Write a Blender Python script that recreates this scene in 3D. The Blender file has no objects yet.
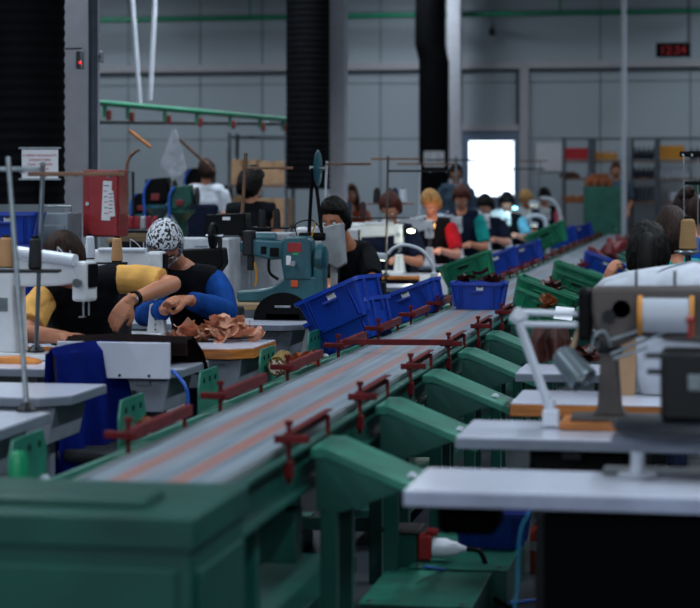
import bpy, bmesh, math, random
from mathutils import Vector, Matrix, Euler, noise
PI = math.pi
rnd = random.Random(7)
SC = bpy.context.scene
COL = SC.collection
# ---------- camera model: the building axes run along the conveyor (+y) ----------
F, CX, HZ, H = 2000.0, 350.0, 186.0, 1.5
A = math.atan(.182); CA, SA = math.cos(A), math.sin(A)
def P(px, py, D):
    R = (px-CX)*D/F
    return Vector((R*CA-D*SA, R*SA+D*CA, H-(py-HZ)*D/F))
def PY(px, py, y):
    r = (px-CX)/F
    return P(px, py, y/(r*SA+CA))
def G(px, py, z):
    return P(px, py, F*(H-z)/(py-HZ))
def srgb(h):
    c = [int(h[i:i+2], 16)/255 for i in (0, 2, 4)]
    return tuple((x/12.92 if x <= .04045 else ((x+.055)/1.055)**2.4) for x in c)+(1,)
# ---------- materials ----------
MATS = {}
def mat(name, hexc, rough=.5, metal=0, var=.12, sc=9, bump=0, bsc=80, stretch=(1,1,1), c2=None, emit=None, es=0, spec=.5, sheen=0, pattern=None):
    if name in MATS: return MATS[name]
    m = bpy.data.materials.new(name); m.use_nodes = True
    nt = m.node_tree; N = nt.nodes; L = nt.links
    b = N['Principled BSDF']
    c = srgb(hexc)
    b.inputs['Roughness'].default_value = rough
    b.inputs['Metallic'].default_value = metal
    b.inputs['Specular IOR Level'].default_value = spec
    if sheen: b.inputs['Sheen Weight'].default_value = sheen
    tc = N.new('ShaderNodeTexCoord'); mp = N.new('ShaderNodeMapping')
    L.new(tc.outputs['Object'], mp.inputs['Vector']); mp.inputs['Scale'].default_value = stretch
    if emit:
        b.inputs['Emission Color'].default_value = srgb(emit); b.inputs['Emission Strength'].default_value = es
    if var or c2:
        nz = N.new('ShaderNodeTexNoise'); nz.inputs['Scale'].default_value = sc; nz.inputs['Detail'].default_value = 5
        L.new(mp.outputs['Vector'], nz.inputs['Vector'])
        r = N.new('ShaderNodeValToRGB')
        r.color_ramp.elements[0].position = .3; r.color_ramp.elements[1].position = .7
        if pattern: r.color_ramp.elements[0].position = pattern; r.color_ramp.elements[1].position = pattern+.03
        d = srgb(c2) if c2 else tuple(x*(1-2*var) for x in c[:3])+(1,)
        r.color_ramp.elements[0].color = d
        r.color_ramp.elements[1].color = c if c2 else tuple(min(1, x*(1+var)) for x in c[:3])+(1,)
        L.new(nz.outputs['Fac'], r.inputs['Fac']); L.new(r.outputs['Color'], b.inputs['Base Color'])
    else:
        b.inputs['Base Color'].default_value = c
    if bump:
        nb = N.new('ShaderNodeTexNoise'); nb.inputs['Scale'].default_value = bsc; nb.inputs['Detail'].default_value = 3
        L.new(mp.outputs['Vector'], nb.inputs['Vector'])
        bp = N.new('ShaderNodeBump'); bp.inputs['Strength'].default_value = bump; bp.inputs['Distance'].default_value = .01
        L.new(nb.outputs['Fac'], bp.inputs['Height']); L.new(bp.outputs['Normal'], b.inputs['Normal'])
    MATS[name] = m
    return m
green = mat('green_paint_shaded', '0d473e', .38, var=.16, sc=5, bump=.04)  # darkened: shade of the upright faces is put into this colour
green_top = mat('green_paint_lit', '246e5c', .42, var=.2, sc=7)  # lighter copy of the same green, light on the chute tops painted in
red_steel = mat('red_steel', '5a1014', .55, var=.25, sc=20, spec=.2)
alu = mat('brushed_grey', '8d979d', .35, .6, stretch=(1, .05, 1), sc=30)
steel = mat('steel', 'a9afb4', .3, .9, var=.1)
dark_steel = mat('dark_steel', '1c1f22', .45, .5)
black = mat('black_plastic', '050608', .5, var=.1, spec=.12)
rubber = mat('black_rubber', '07080c', .8, var=.2, spec=.1)
laminate = mat('grey_laminate', 'bcc0d0', .22, var=.04, sc=3)
edge_grey = mat('grey_edge', '6d7583', .4, var=.08)
edge_wood = mat('orange_wood_edge', 'b06a2c', .5, var=.25, sc=6, stretch=(1, 1, 12))
wood = mat('pale_wood', 'a88a66', .55, var=.25, sc=5, stretch=(1, 10, 10))
wood_bar = mat('brown_wood', '7d5a44', .6, var=.25, sc=8)
mwhite = mat('machine_white', 'c9ccd0', .3, var=.05)
mgrey = mat('machine_taupe', '494240', .42, var=.12, sc=12)
mteal = mat('machine_teal', '1e5360', .35, var=.18, sc=10)
white_p = mat('white_paint', 'c3c8d2', .45, var=.05)
lamp_white = mat('lamp_white', 'c5cbd6', .35, var=.03)
cardboard = mat('cardboard', 'b38e6c', .8, var=.12)
paper = mat('paper', 'd5d6dc', .8, var=.04)
ink_red = mat('red_ink', 'b03040', .8, var=0)
ink_dark = mat('dark_ink', '333844', .8, var=0)
blue_c = mat('blue_crate_plastic', '0d389c', .38, var=.08, spec=.5)
green_c = mat('green_crate_plastic', '0c7050', .4, var=.08)
leather_tan = mat('tan_leather', 'dca488', .62, var=.16, sc=25, bump=.1, bsc=200)
leather_brown = mat('brown_leather', '5a2f28', .45, var=.3, sc=12, bump=.15)
leather_or = mat('orange_leather', 'b5663c', .5, var=.3, sc=12)
skin = mat('skin', 'b47658', .5, var=.08, sc=6)
skin2 = mat('skin_pale', 'c98f78', .5, var=.08, sc=6)
lips_m = mat('lips', '8c4640', .5, var=0)
eye_w = mat('eye_white', 'd8d8d8', .2, var=0)
eye_d = mat('eye_dark', '1c120e', .2, var=0)
h_brown = mat('hair_brown', '2e1a13', .6, var=.5, sc=14, stretch=(6, 6, .8), bump=.5, bsc=40, spec=.2)
h_black = mat('hair_black', '070506', .6, var=.5, sc=14, stretch=(6, 6, .8), bump=.5, bsc=40, spec=.2)
h_blond = mat('hair_blond', 'c09058', .5, var=.3, sc=14, stretch=(6, 6, .8), bump=.5, bsc=40, spec=.2)
h_red = mat('hair_auburn', '4f2620', .5, var=.4, sc=14, stretch=(6, 6, .8), bump=.5, bsc=40, spec=.2)
scarf_m = mat('patterned_scarf', 'c4c8d0', .8, sc=70, c2='15161b', pattern=.47, var=.1)
def cloth(n, hx): return mat('fabric_'+n, hx, .9, var=.14, sc=10, bump=.25, bsc=25, spec=.15)
c_yellow = cloth('mustard', 'd6a258'); c_black = cloth('black', '0c0e14'); c_blue = cloth('royal_blue', '0c4088')
c_royal = cloth('deep_blue', '0b2484'); c_white = cloth('white', 'b9bec9'); c_teal = cloth('teal', '178f8a'); c_red = cloth('red', 'b01c2c')
c_navy = cloth('navy', '131b30'); c_grey = cloth('slate', '46586a'); c_pink = cloth('pink', 'b8566a'); c_denim = cloth('denim', '1d2a44')
glass = mat('bulb_glass', 'd8dde2', .15, var=0)
# ---------- mesh helpers ----------
class M:
    def __init__(s): s.bm = bmesh.new()
    def _add(s, t, mx):
        me = bpy.data.meshes.new('t'); t.transform(mx); t.to_mesh(me); t.free(); s.bm.from_mesh(me); bpy.data.meshes.remove(me); return s
    def box(s, c, d, bev=0, rot=(0, 0, 0), seg=2):
        t = bmesh.new(); bmesh.ops.create_cube(t, size=1)
        bmesh.ops.scale(t, vec=d, verts=t.verts)
        if bev: bmesh.ops.bevel(t, geom=list(t.edges), offset=bev, segments=seg, affect='EDGES', profile=.5)
        return s._add(t, Matrix.Translation(c) @ Euler(rot).to_matrix().to_4x4())
    def cyl(s, a, b, r, r2=None, n=20, cap=True):
        a, b = Vector(a), Vector(b); d = b-a
        t = bmesh.new(); bmesh.ops.create_cone(t, cap_ends=cap, segments=n, radius1=r, radius2=r if r2 is None else r2, depth=d.length)
        return s._add(t, Matrix.Translation((a+b)/2) @ d.to_track_quat('Z', 'Y').to_matrix().to_4x4())
    def sph(s, c, r, n=16):
        t = bmesh.new(); bmesh.ops.create_uvsphere(t, u_segments=n, v_segments=max(6, n*2//3), radius=1)
        r = (r, r, r) if isinstance(r, (int, float)) else r
        bmesh.ops.scale(t, vec=r, verts=t.verts)
        return s._add(t, Matrix.Translation(c))
    def lathe(s, prof, c=(0, 0, 0), axis='Z', n=28):
        t = bmesh.new(); rings = []
        for r, z in prof:
            rings.append([t.verts.new((r*math.cos(2*PI*i/n), r*math.sin(2*PI*i/n), z)) for i in range(n)])
        for p, q in zip(rings, rings[1:]):
            for i in range(n): t.faces.new((p[i], p[(i+1) % n], q[(i+1) % n], q[i]))
        if prof[0][0] > 1e-5: t.faces.new(rings[0][::-1])
        if prof[-1][0] > 1e-5: t.faces.new(rings[-1])
        mx = Matrix.Translation(c)
        if axis == 'X': mx = mx @ Matrix.Rotation(PI/2, 4, 'Y')
        if axis == 'Y': mx = mx @ Matrix.Rotation(-PI/2, 4, 'X')
        return s._add(t, mx)
    def tube(s, pts, r, n=10, smooth=True, closed=False):
        pts = [Vector(p) for p in pts]
        rs = r if isinstance(r, (list, tuple)) else [r]*len(pts)
        if smooth and len(pts) > 2:
            q, rr = [], []
            for i in range(len(pts)-1):
                p0 = pts[max(i-1, 0)]; p1 = pts[i]; p2 = pts[i+1]; p3 = pts[min(i+2, len(pts)-1)]
                for k in range(6):
                    u = k/6
                    q.append(.5*((2*p1)+(p2-p0)*u+(2*p0-5*p1+4*p2-p3)*u*u+(3*p1-p0-3*p2+p3)*u**3)); rr.append(rs[i]*(1-u)+rs[i+1]*u)
            q.append(pts[-1]); rr.append(rs[-1]); pts, rs = q, rr
        t = bmesh.new(); rings = []; up = None
        for i, p in enumerate(pts):
            d = (pts[min(i+1, len(pts)-1)]-pts[max(i-1, 0)]).normalized()
            if up is None: up = d.orthogonal().normalized()
            up = (up-d*up.dot(d)).normalized(); v = d.cross(up)
            rings.append([t.verts.new(p+(up*math.cos(2*PI*k/n)+v*math.sin(2*PI*k/n))*rs[i]) for k in range(n)])
        for a, b in zip(rings, rings[1:]):
            for i in range(n): t.faces.new((a[i], a[(i+1) % n], b[(i+1) % n], b[i]))
        t.faces.new(rings[0][::-1]); t.faces.new(rings[-1])
        return s._add(t, Matrix.Identity(4))
    def loft(s, rings):   # rings: (center, rx, ry) ellipses, oriented along the path (x stays x)
        t = bmesh.new(); R = []; n = 24
        for i, (c, rx, ry) in enumerate(rings):
            c = Vector(c); d = (Vector(rings[min(i+1, len(rings)-1)][0])-Vector(rings[max(i-1, 0)][0])).normalized()
            x = Vector((1, 0, 0)); x = (x-d*x.dot(d)).normalized(); y = d.cross(x)
            R.append([t.verts.new(c+x*rx*math.cos(2*PI*k/n)+y*ry*math.sin(2*PI*k/n)) for k in range(n)])
        for a, b in zip(R, R[1:]):
            for i in range(n): t.faces.new((a[i], a[(i+1) % n], b[(i+1) % n], b[i]))
        t.faces.new(R[0][::-1]); t.faces.new(R[-1])
        return s._add(t, Matrix.Identity(4))
    def prism(s, pts, axis, a, b, bev=0):   # outline in the plane across `axis`
        t = bmesh.new()
        def v(p, h): return {'X': (h, p[0], p[1]), 'Y': (p[0], h, p[1]), 'Z': (p[0], p[1], h)}[axis]
        A_ = [t.verts.new(v(p, a)) for p in pts]; B_ = [t.verts.new(v(p, b)) for p in pts]
        t.faces.new(A_); t.faces.new(B_[::-1])
        for i in range(len(pts)): t.faces.new((A_[i], B_[i], B_[(i+1) % len(pts)], A_[(i+1) % len(pts)]))
        bmesh.ops.recalc_face_normals(t, faces=t.faces)
        if bev: bmesh.ops.bevel(t, geom=list(t.edges), offset=bev, segments=2, affect='EDGES', profile=.5)
        return s._add(t, Matrix.Identity(4))
    def obj(s, name, m, parent=None, loc=None, ang=38):
        bm = s.bm; bmesh.ops.recalc_face_normals(bm, faces=bm.faces)
        for f in bm.faces: f.smooth = True
        for e in bm.edges:
            if len(e.link_faces) != 2: e.smooth = False; continue
            an = e.calc_face_angle(0); a1, a2 = (f.calc_area() for f in e.link_faces)
            e.smooth = an < math.radians(ang) and (ang > 45 or an < .2 or max(a1, a2) < 5*min(a1, a2))
        me = bpy.data.meshes.new(name); bm.to_mesh(me); bm.free(); me.materials.append(m)
        o = bpy.data.objects.new(name, me); COL.objects.link(o)
        if parent: o.parent = parent
        if loc: o.location = loc
        return o
def tag(o, label, cat, group=None, kind=None):
    o['label'] = label; o['category'] = cat
    if group: o['group'] = group
    if kind: o['kind'] = kind
    return o
def thing(name, label, cat, loc=(0, 0, 0), rz=0, group=None):
    o = bpy.data.objects.new(name, None); COL.objects.link(o); o.location = loc; o.rotation_euler = (0, 0, rz); o.empty_display_size = .1
    return tag(o, label, cat, group)
def struct(o): o['kind'] = 'structure'; return o
def rebase(o):
    """move a world-built mesh's origin to its own base"""
    me = o.data; xs = [v.co for v in me.vertices]
    c = Vector(((min(v.x for v in xs)+max(v.x for v in xs))/2, (min(v.y for v in xs)+max(v.y for v in xs))/2, min(v.z for v in xs)))
    me.transform(Matrix.Translation(-c)); o.location = c; return o
def dup(root, loc=None, rz=None, label=None, group=None, rot=None):
    def cp(o, par):
        c = o.copy(); COL.objects.link(c)
        if par: c.parent = par; c.matrix_parent_inverse = o.matrix_parent_inverse.copy()
        for ch in [x for x in KIDS.get(o.name, [])]: cp(ch, c)
        return c
    c = cp(root, None)
    if loc is not None: c.location = loc
    if rz is not None: c.rotation_euler = (0, 0, rz)
    if rot is not None: c.rotation_euler = rot
    if label: c['label'] = label
    if group: c['group'] = group
    return c
KIDS = {}
def kids(root):
    for o in COL.objects:
        if o.parent: KIDS.setdefault(o.parent.name, [])
    def rec(o):
        KIDS[o.name] = [x for x in COL.objects if x.parent == o]
        for x in KIDS[o.name]: rec(x)
    rec(root); return root
# ---------- the hall ----------
YW = 35.5
def hall():
    m = mat('concrete_floor', '30353c', .4, var=.22, sc=.9, stretch=(1.5, .25, 1), bump=.03)
    f = struct(M().box((-6, 15, -.05), (30, 45, .1)).obj('floor', m))
    wallm = mat('wall_panel', 'a9b3bb', .6, var=.03, sc=.5)
    c0 = PY(462, 0, YW).x; c1 = PY(524, 0, YW).x
    g0, g1 = PY(469, 0, YW).x, PY(514, 0, YW).x
    zt, zs = PY(490, 141, YW).z, PY(490, 196, YW).z
    w = M()
    w.box(((-21+g0)/2, YW+.1, 3), (g0+21, .2, 6)).box(((9+g1)/2, YW+.1, 3), (9-g1, .2, 6))
    w.box(((g0+g1)/2, YW+.1, (zt+6)/2), (g1-g0, .2, 6-zt)); w.box(((g0+g1)/2, YW+.1, zs/2), (g1-g0, .2, zs))
    struct(w.obj('wall_back', wallm))
    struct(M().box((-21, 15, 3), (.2, 41, 6)).obj('wall_left', mat('side_wall', '5c646c', .7)))
    struct(M().box((9, 15, 3), (.2, 41, 6)).obj('wall_right', mat('side_wall', '5c646c', .7)))
    struct(M().box((-6, -5.4, 3), (30, .2, 6)).obj('wall_front', mat('side_wall', '5c646c', .7)))
    struct(M().box((-6, 15, 6.1), (30, 41, .2)).obj('ceiling', mat('ceiling_panel', '4a5056', .7, var=.03)))
    tr = mat('trim_pale', 'b6b2b8', .5, var=.03); dk = mat('trim_dark', '4c535c', .5, var=.03)
    n = [0]
    def trim(a, b, d, m_=tr, y=YW):
        n[0] += 1
        o = M().box(((a.x+b.x)/2, y-d/2, (a.z+b.z)/2), (abs(a.x-b.x), d, abs(a.z-b.z)), .008).obj('trim_%d' % n[0], m_); struct(o)
    q = lambda x, y: PY(x, y, YW)
    z1, z2 = q(500, 62).z, q(500, 69).z
    for (a, b, m_, d) in (((-20.8, z1), (8.8, z2), tr, .1), ((-20.8, z2), (8.8, z2-.05), dk, .06)):
        trim(Vector((a[0], 0, a[1])), Vector((b[0], 0, b[1])), d, m_)
    trim(q(520, 62), q(529, 230), .08)                      # pale mullion
    trim(q(456, 125), q(519, 131), .09); trim(q(459, 71), q(462, 125), .05, dk); trim(q(516, 71), q(519, 125), .05, dk)
    for px in (-60, 40, 128, 200, 262, 380, 600, 690):      # panel joints
        trim(q(px, 0), q(px+.8, 250), .006, dk)
    for py in (82, 138, 10):
        a = q(500, py).z; trim(Vector((-20.8, 0, a)), Vector((8.8, 0, a-.012)), .006, dk)
    # door with a bright window
    fr = mat('door_grey', '6f8098', .45, var=.03)
    d = M(); x0, x1 = c0, c1; zt2 = q(490, 132).z
    d.box(((x0+g0)/2, YW-.03, zt2/2), (g0-x0, .06, zt2), .006).box(((x1+g1)/2, YW-.03, zt2/2), (x1-g1, .06, zt2), .006)
    d.box(((x0+x1)/2, YW-.03, (zt2+zt)/2), (x1-x0-.002, .058, zt2-zt), .006).box(((x0+x1)/2, YW-.03, zs/2), (x1-x0-.002, .058, zs), .006)
    do = d.obj('door_1', fr); struct(do)
    M().box(((g0+g1)/2, YW+.02, (zt+zs)/2), (g1-g0, .012, zt-zs)).obj('window_pane', mat('daylit_pane', 'e8f0f8', .3, var=0, emit='e4f0ff', es=1.6), do)
    M().tube([(g0-.06, YW-.07, 1.02), (g0-.06, YW-.11, 1.05), (g0-.06, YW-.11, 1.2), (g0-.06, YW-.07, 1.23)], .012).obj('door_handle', dark_steel, do)
hall()
def column(px0, px1, D, n):
    a, b = P(px0, 100, D), P(px1, 100, D); w = (b-a).length; c = (a+b)/2
    o = M().box((0, -w/2+.01, 3), (w, .02, 5.99), .003).box((0, w/2-.01, 3), (w, .02, 5.99), .003).box((0, 0, 3), (.02, w-.03, 5.99)).obj('trim_column_%d' % n, mat('column_white', 'e8e9f2', .4, var=.03))
    o.location = (c.x, c.y+w/2, 0); struct(o); return o
column(64, 92, 14.3, 1); column(329, 345, 24, 2); column(447, 460, 34.5, 3)
def duct(label, pts, r):
    t = M(); prof = []
    # corrugated flexible hose: rings along a nearly vertical path
    bm = bmesh.new(); rings = []; n = 28
    L = [(Vector(a), Vector(b)) for a, b in zip(pts, pts[1:])]
    for a, b in L:
        k = max(2, int((b-a).length/.018))
        for i in range(k):
            p = a.lerp(b, i/k); rr = r*(1+.013*(1 if i % 4 < 2 else -1))
            rings.append([bm.verts.new((p.x+rr*math.cos(2*PI*j/n), p.y+rr*math.sin(2*PI*j/n), p.z)) for j in range(n)])
    for a, b in zip(rings, rings[1:]):
        for j in range(n): bm.faces.new((a[j], a[(j+1) % n], b[(j+1) % n], b[j]))
    bm.faces.new(rings[0]); bm.faces.new(rings[-1][::-1]); t.bm = bm
    o = rebase(t.obj('ventilation_duct', rubber)); tag(o, label, 'duct')
    return o
def dp(px, py, D, dx=0): v = P(px, py, D); return v
for (lab, pl, r) in (('wide black ribbed duct hanging at the left edge with a paper notice', [(24, 204, 13.6), (24, -460, 13.6)], .275),
                     ('black ribbed duct hanging beside the middle white column', [(308, 189, 23.4), (308, -180, 23.4)], .255),
                     ('kinked black ribbed duct left of the bright door window', [(434, 196, 33), (434, 62, 33), (430, 45, 33), (431, -50, 33)], .25)):
    v = [P(*p) for p in pl]; v[-1].z = 5.99; duct(lab, v, r)
# conduit and fittings on the left column
o = M().cyl(P(93, 186, 14).xy.to_3d(), P(93, 186, 14).xy.to_3d()+Vector((0, 0, 5.98)), .032).obj('conduit_pipe', mat('conduit', '4c5764', .5)); rebase(o); tag(o, 'grey vertical conduit pipe beside the left white column', 'pipe')
t = thing('alarm_sensor', 'small grey alarm box with red lamp on the left column', 'sensor', P(80, 60, 14.1))
M().box((0, 0, 0), (.05, .05, .13), .01).box((-.05, 0, .08), (.12, .012, .012)).obj('housing', alu, t)
M().sph((.01, -.03, -.02), .008).obj('lamp', mat('red_led', 'c02020', .3, var=0, emit='ff2020', es=2), t)
t = thing('junction_box', 'small pale box right of the conduit on the left column', 'box', P(101, 57, 14.1))
M().box((0, 0, 0), (.035, .05, .085), .008).obj('housing', white_p, t); M().cyl((0, -.025, 0), (0, -.032, 0), .01).obj('screw', steel, t)
# fire hose cabinet
D = 13.2; c = P(101, 237, D); w = .25
t = thing('hose_cabinet', 'dark red steel cabinet with papers hanging on its door', 'cabinet', c)
M().box((0, .1, .222), (w, .2, .444), .006).obj('body', mat('cabinet_red', '8e1b22', .4, var=.1), t)
d = M().box((.015, -.008, .222), (w-.05, .014, .42), .003).obj('door', mat('cabinet_red', '8e1b22'), t)
M().cyl((-.085, -.015, .22), (-.085, -.035, .22), .012).obj('knob', steel, d)
for k, (x, z, ww, hh, ry) in enumerate(((.045, .24, .06, .26, .05), (.075, .22, .045, .17, -.08))):
    o = M().box((0, 0, 0), (ww, .002, hh), rot=(0, ry, 0)).obj('paper_sheet', paper); o.location = c+Vector((x, -.02-.003*k, z))
    tag(o, ('long' if k == 0 else 'short')+' white paper sheet taped to the red cabinet door', 'paper')
    for j in range(6): M().box((0, -.002, hh*.38-j*hh*.14), (ww*.6, .001, .006), rot=(0, ry, 0)).obj('writing', ink_red if j % 2 else ink_dark, o)
# notice on the duct
c = P(40, 164, 13.15); t = thing('paper_notice', 'white notice with four lines of red capitals on the left duct', 'notice', c)
M().box((0, 0, 0), (.25, .003, .19)).obj('sheet', paper, t)
M().box((0, -.003, .105), (.29, .008, .012)).obj('top_strip', alu, t); M().box((0, -.003, -.1), (.29, .008, .012)).obj('bottom_strip', alu, t)
def text(s_, size, m_, par, loc, rot=(PI/2, 0, 0), al='CENTER', ex=.0006):
    cu = bpy.data.curves.new('lettering', 'FONT'); cu.body = s_; cu.size = size; cu.align_x = al; cu.extrude = ex
    o = bpy.data.objects.new('lettering_tmp', cu); COL.objects.link(o)
    dg = bpy.context.evaluated_depsgraph_get(); me = bpy.data.meshes.new_from_object(o.evaluated_get(dg))
    bpy.data.objects.remove(o); me.materials.clear(); me.materials.append(m_)
    n = bpy.data.objects.new('lettering', me); COL.objects.link(n); n.parent = par; n.location = loc; n.rotation_euler = rot
    return n
for s_, z in (('A GEPEK HASZNALATA', .05), ('DOHANYOZNI', .02), ('TILOS   FIGYELEM', -.01), ('KOSZONJUK', -.04)):
    text(s_, .022, ink_red, t, (0, -.003, z))
# hall lights: rows of linear lamps hanging under the ceiling
def ceiling_lamp():
    t = thing('linear_ceiling_lamp', 'long linear lamp hanging below the ceiling', 'lamp', (0, 0, 0), 0, 'ceiling lamps')
    M().box((0, 0, .05), (.22, 3.4, .07), .01).obj('housing', white_p, t)
    M().box((0, 0, .008), (.18, 3.3, .012)).obj('diffuser', mat('lamp_diffuser', 'e8f4ff', .4, var=0, emit='dcecff', es=3), t)
    for y in (-1.3, 1.3): M().cyl((0, y, .08), (0, y, .58), .006).obj('cable', dark_steel, t)
    return kids(t)
cl = ceiling_lamp(); first = True
for x in (-11, -5, 1.5):
    for k in range(6):
        loc = (x, 2.6+k*5.9, 5.4)
        if first: cl.location = loc; first = False
        else: dup(cl, loc)
        l = bpy.data.lights.new('lamp_light', 'AREA'); l.shape = 'RECTANGLE'; l.size = .3; l.size_y = 3.3; l.energy = (95 if k < 4 else 50)*(1 if x > -11 else .8); l.spread = math.radians(140 if k < 4 else 170)
        l.color = (.80, .91, 1.0)
        lo = bpy.data.objects.new('lamp_light', l); COL.objects.link(lo); lo.location = (loc[0], loc[1], 5.37)
# unseen glowing windows added behind the camera to brighten camera-facing surfaces
wl = mat('fill_window_glow', 'dde8f2', .3, var=0, emit='e0ecff', es=1.5)
for k, x in enumerate((-8.5, -3.0, 2.5)):
    o = struct(M().box((0, 0, 0), (4.2, .06, 2.0), .01).obj('window_%d' % (k+1), white_p, loc=(x, -5.25, 3.6)))
    for q in (-1.03, 0, 1.03)[:3]: M().box((q*1.3, .035, 0), (1.24, .012, 1.8)).obj('pane', wl, o)
    l = bpy.data.lights.new('window_fill_light', 'AREA'); l.shape = 'RECTANGLE'; l.size = 4; l.size_y = 1.8; l.energy = 50; l.color = (.82, .91, 1.0)  # added fill lamp in front of each made-up window
    lo = bpy.data.objects.new('window_fill_light', l); COL.objects.link(lo); lo.location = (x, -5.15, 3.6); lo.rotation_euler = (PI/2, 0, 0)
# pipes near the back wall
def pipe(label, a, b, r, m_, name='air_pipe', kidsf=None):
    mid = (a+b)/2; t = M().cyl(a-mid, b-mid, r).obj(name, m_); t.location = mid; tag(t, label, 'pipe'); return t
pg = mat('pipe_green', '12805c', .4, var=.08)
a, b = PY(60, 18, 34.8), PY(705, 8, 34.8); a.z = b.z = 4.5
t = pipe('long green air pipe high along the back wall', a, b, .045, pg)
for px in (153, 250, 560):
    v = PY(px, 10, 34.8); M().cyl((v.x-t.location.x, 0, 0), (v.x-t.location.x, 0, .5), .02).obj('hanger', pg, t)
a, b = P(92, 102, 19.6), P(292, 120, 25.6)
t = pipe('lower green air pipe above the far left machines', a, b, .03, pg)
hr = mat('valve_red', '6e1a22', .4)
for px in (105, 128, 165, 197, 230, 260, 283):
    u = (px-92)/200; v = a.lerp(b, u*19.6/(25.6+(19.6-25.6)*u)) - t.location
    M().cyl(v, v-Vector((0, 0, .14)), .022).obj('drop_pipe', pg, t); M().box(v-Vector((-.04, 0, .12)), (.05, .05, .10), .012).obj('valve', hr, t)
t = pipe('thin grey rail below the lower green pipe', P(92, 122, 20.5), P(292, 124, 26), .02, dark_steel, 'steel_rail')
for k, (x0, x1, yb) in enumerate(((128, 140, 104), (158, 150, 100))):
    a, b = P(x0, -60, 22), P(x1, yb, 22); o = M().cyl(a, b, .028).obj('hanging_hose', white_p); rebase(o)
    tag(o, ('left' if k == 0 else 'right')+' of two pale hoses hanging over the far left machines', 'hose')
# white pole near the belt end
o = M().cyl((0, 0, 0), (0, 0, 5.99), .042).obj('support_pole', lamp_white); o.location = P(624, 186, 31.9).xy.to_3d(); tag(o, 'slim white pole beside the green cabinet at the belt end', 'pole')
# LED clock
c = PY(673, 50, 33.8); t = thing('digital_clock', 'black wall clock with red digits near the right edge', 'clock', c)
M().box((0, 0, 0), (.56, .1, .24), .01).obj('housing', black, t); M().cyl((.25, 0, .12), (.25, 0, 6-c.z-.01), .012).obj('hanger', dark_steel, t)
text('12:24', .2, mat('clock_digits', '4a0a10', .5, var=0, emit='d01020', es=.10), t, (0, -.055, -.07))
o = M().box((0, 0, 0), (.1, .1, .12), .02).cyl((0, -.04, -.02), (0, -.1, -.04), .03).cyl((0, 0, .05), (0, .2, .15), .015).obj('security_camera', dark_steel); o.location = PY(492, 32, 35.25); tag(o, 'small dark camera high on the wall above the door', 'camera')
o = M().box((0, 0, 0), (.46, .012, .5)).obj('wall_poster', paper); o.location = PY(549, 157, YW-.03); tag(o, 'blank white poster on the back wall right of the door', 'poster')
for k in (0, 1):
    o = M().box((0, 0, 0), (.17, .005, .25)).obj('paper_notice', paper); o.location = P(434+k*10-5, 159, 32.6); tag(o, ('left' if k == 0 else 'right')+' white sheet pinned on the kinked duct by the door', 'notice')
    for j in range(5): M().box((0, -.004, .09-j*.04), (.11, .001, .008)).obj('writing', ink_dark, o)
# ---------- people ----------
def fuse(m, vox, name, mt, parent, sm=4, disp=0):
    bm = m.bm; me = bpy.data.meshes.new('tmp'); bmesh.ops.recalc_face_normals(bm, faces=bm.faces); bm.to_mesh(me); bm.free()
    o = bpy.data.objects.new('tmp', me); COL.objects.link(o)
    r = o.modifiers.new('r', 'REMESH'); r.mode = 'VOXEL'; r.voxel_size = vox
    s = o.modifiers.new('s', 'SMOOTH'); s.iterations = sm; s.factor = .5
    dg = bpy.context.evaluated_depsgraph_get(); n = bpy.data.meshes.new_from_object(o.evaluated_get(dg)); bpy.data.objects.remove(o)
    n.name = name; n.materials.clear(); n.materials.append(mt)
    if disp:
        for v in n.vertices:
            c = v.co; k = noise.noise(c*9)*.6+noise.noise(Vector((c.x*22, c.y*22, c.z*9)))*.5
            v.co = c+v.normal*k*disp
    n.polygons.foreach_set('use_smooth', [True]*len(n.polygons))
    q = bpy.data.objects.new(name, n); COL.objects.link(q); q.parent = parent; return q
def add_hand(m, w, d, up, s, curl=.6, pinch=False):
    """w wrist, d direction of the hand, up = back of the hand, s: +1 when the thumb lies towards d x up"""
    d = Vector(d).normalized(); up = Vector(up); up = (up-d*up.dot(d)).normalized(); side = d.cross(up)*s
    palm = w+d*.045
    m.tube([w-d*.03, w+d*.01], [.024, .021], n=12)
    for o in (.029, .010, -.009, -.027): m.tube([w+side*o*.55-d*.005, w+d*.04+side*o*.85+up*.002, w+d*.08+side*o], [.0145, .0145, .0125], n=10)
    m.sph(palm+side*.02-up*.008-d*.01, .018, 10)
    for k, (o, ln) in enumerate(((.030, .070), (.011, .080), (-.009, .074), (-.028, .058))):
        b = w+d*.078+side*o*.95; c1 = curl*(1+.15*k)*(1.3 if pinch and k else 1)
        pts = [w+d*.045+side*o*.6, b]; ang = c1*.45; p = b
        for j, f in enumerate((.45, .31, .24)):
            dd = (d*math.cos(ang)-up*math.sin(ang)+side*o*.6).normalized(); p = p+dd*ln*f; pts.append(p); ang += c1*.9
        m.tube(pts, [.0115, .0105, .0092, .0085, .0070], n=9)
    t0 = w+d*.022+side*.02; td = (d*.65+side*.75-up*.3).normalized(); t1 = t0+td*.035; t2 = t1+(td*.5+d*.7-up*.3).normalized()*.03; t3 = t2+(d*.8-up*.4-side*.25).normalized()*.024
    m.tube([t0, t1, t2, t3], [.016, .0135, .0115, .009], n=9)
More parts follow.
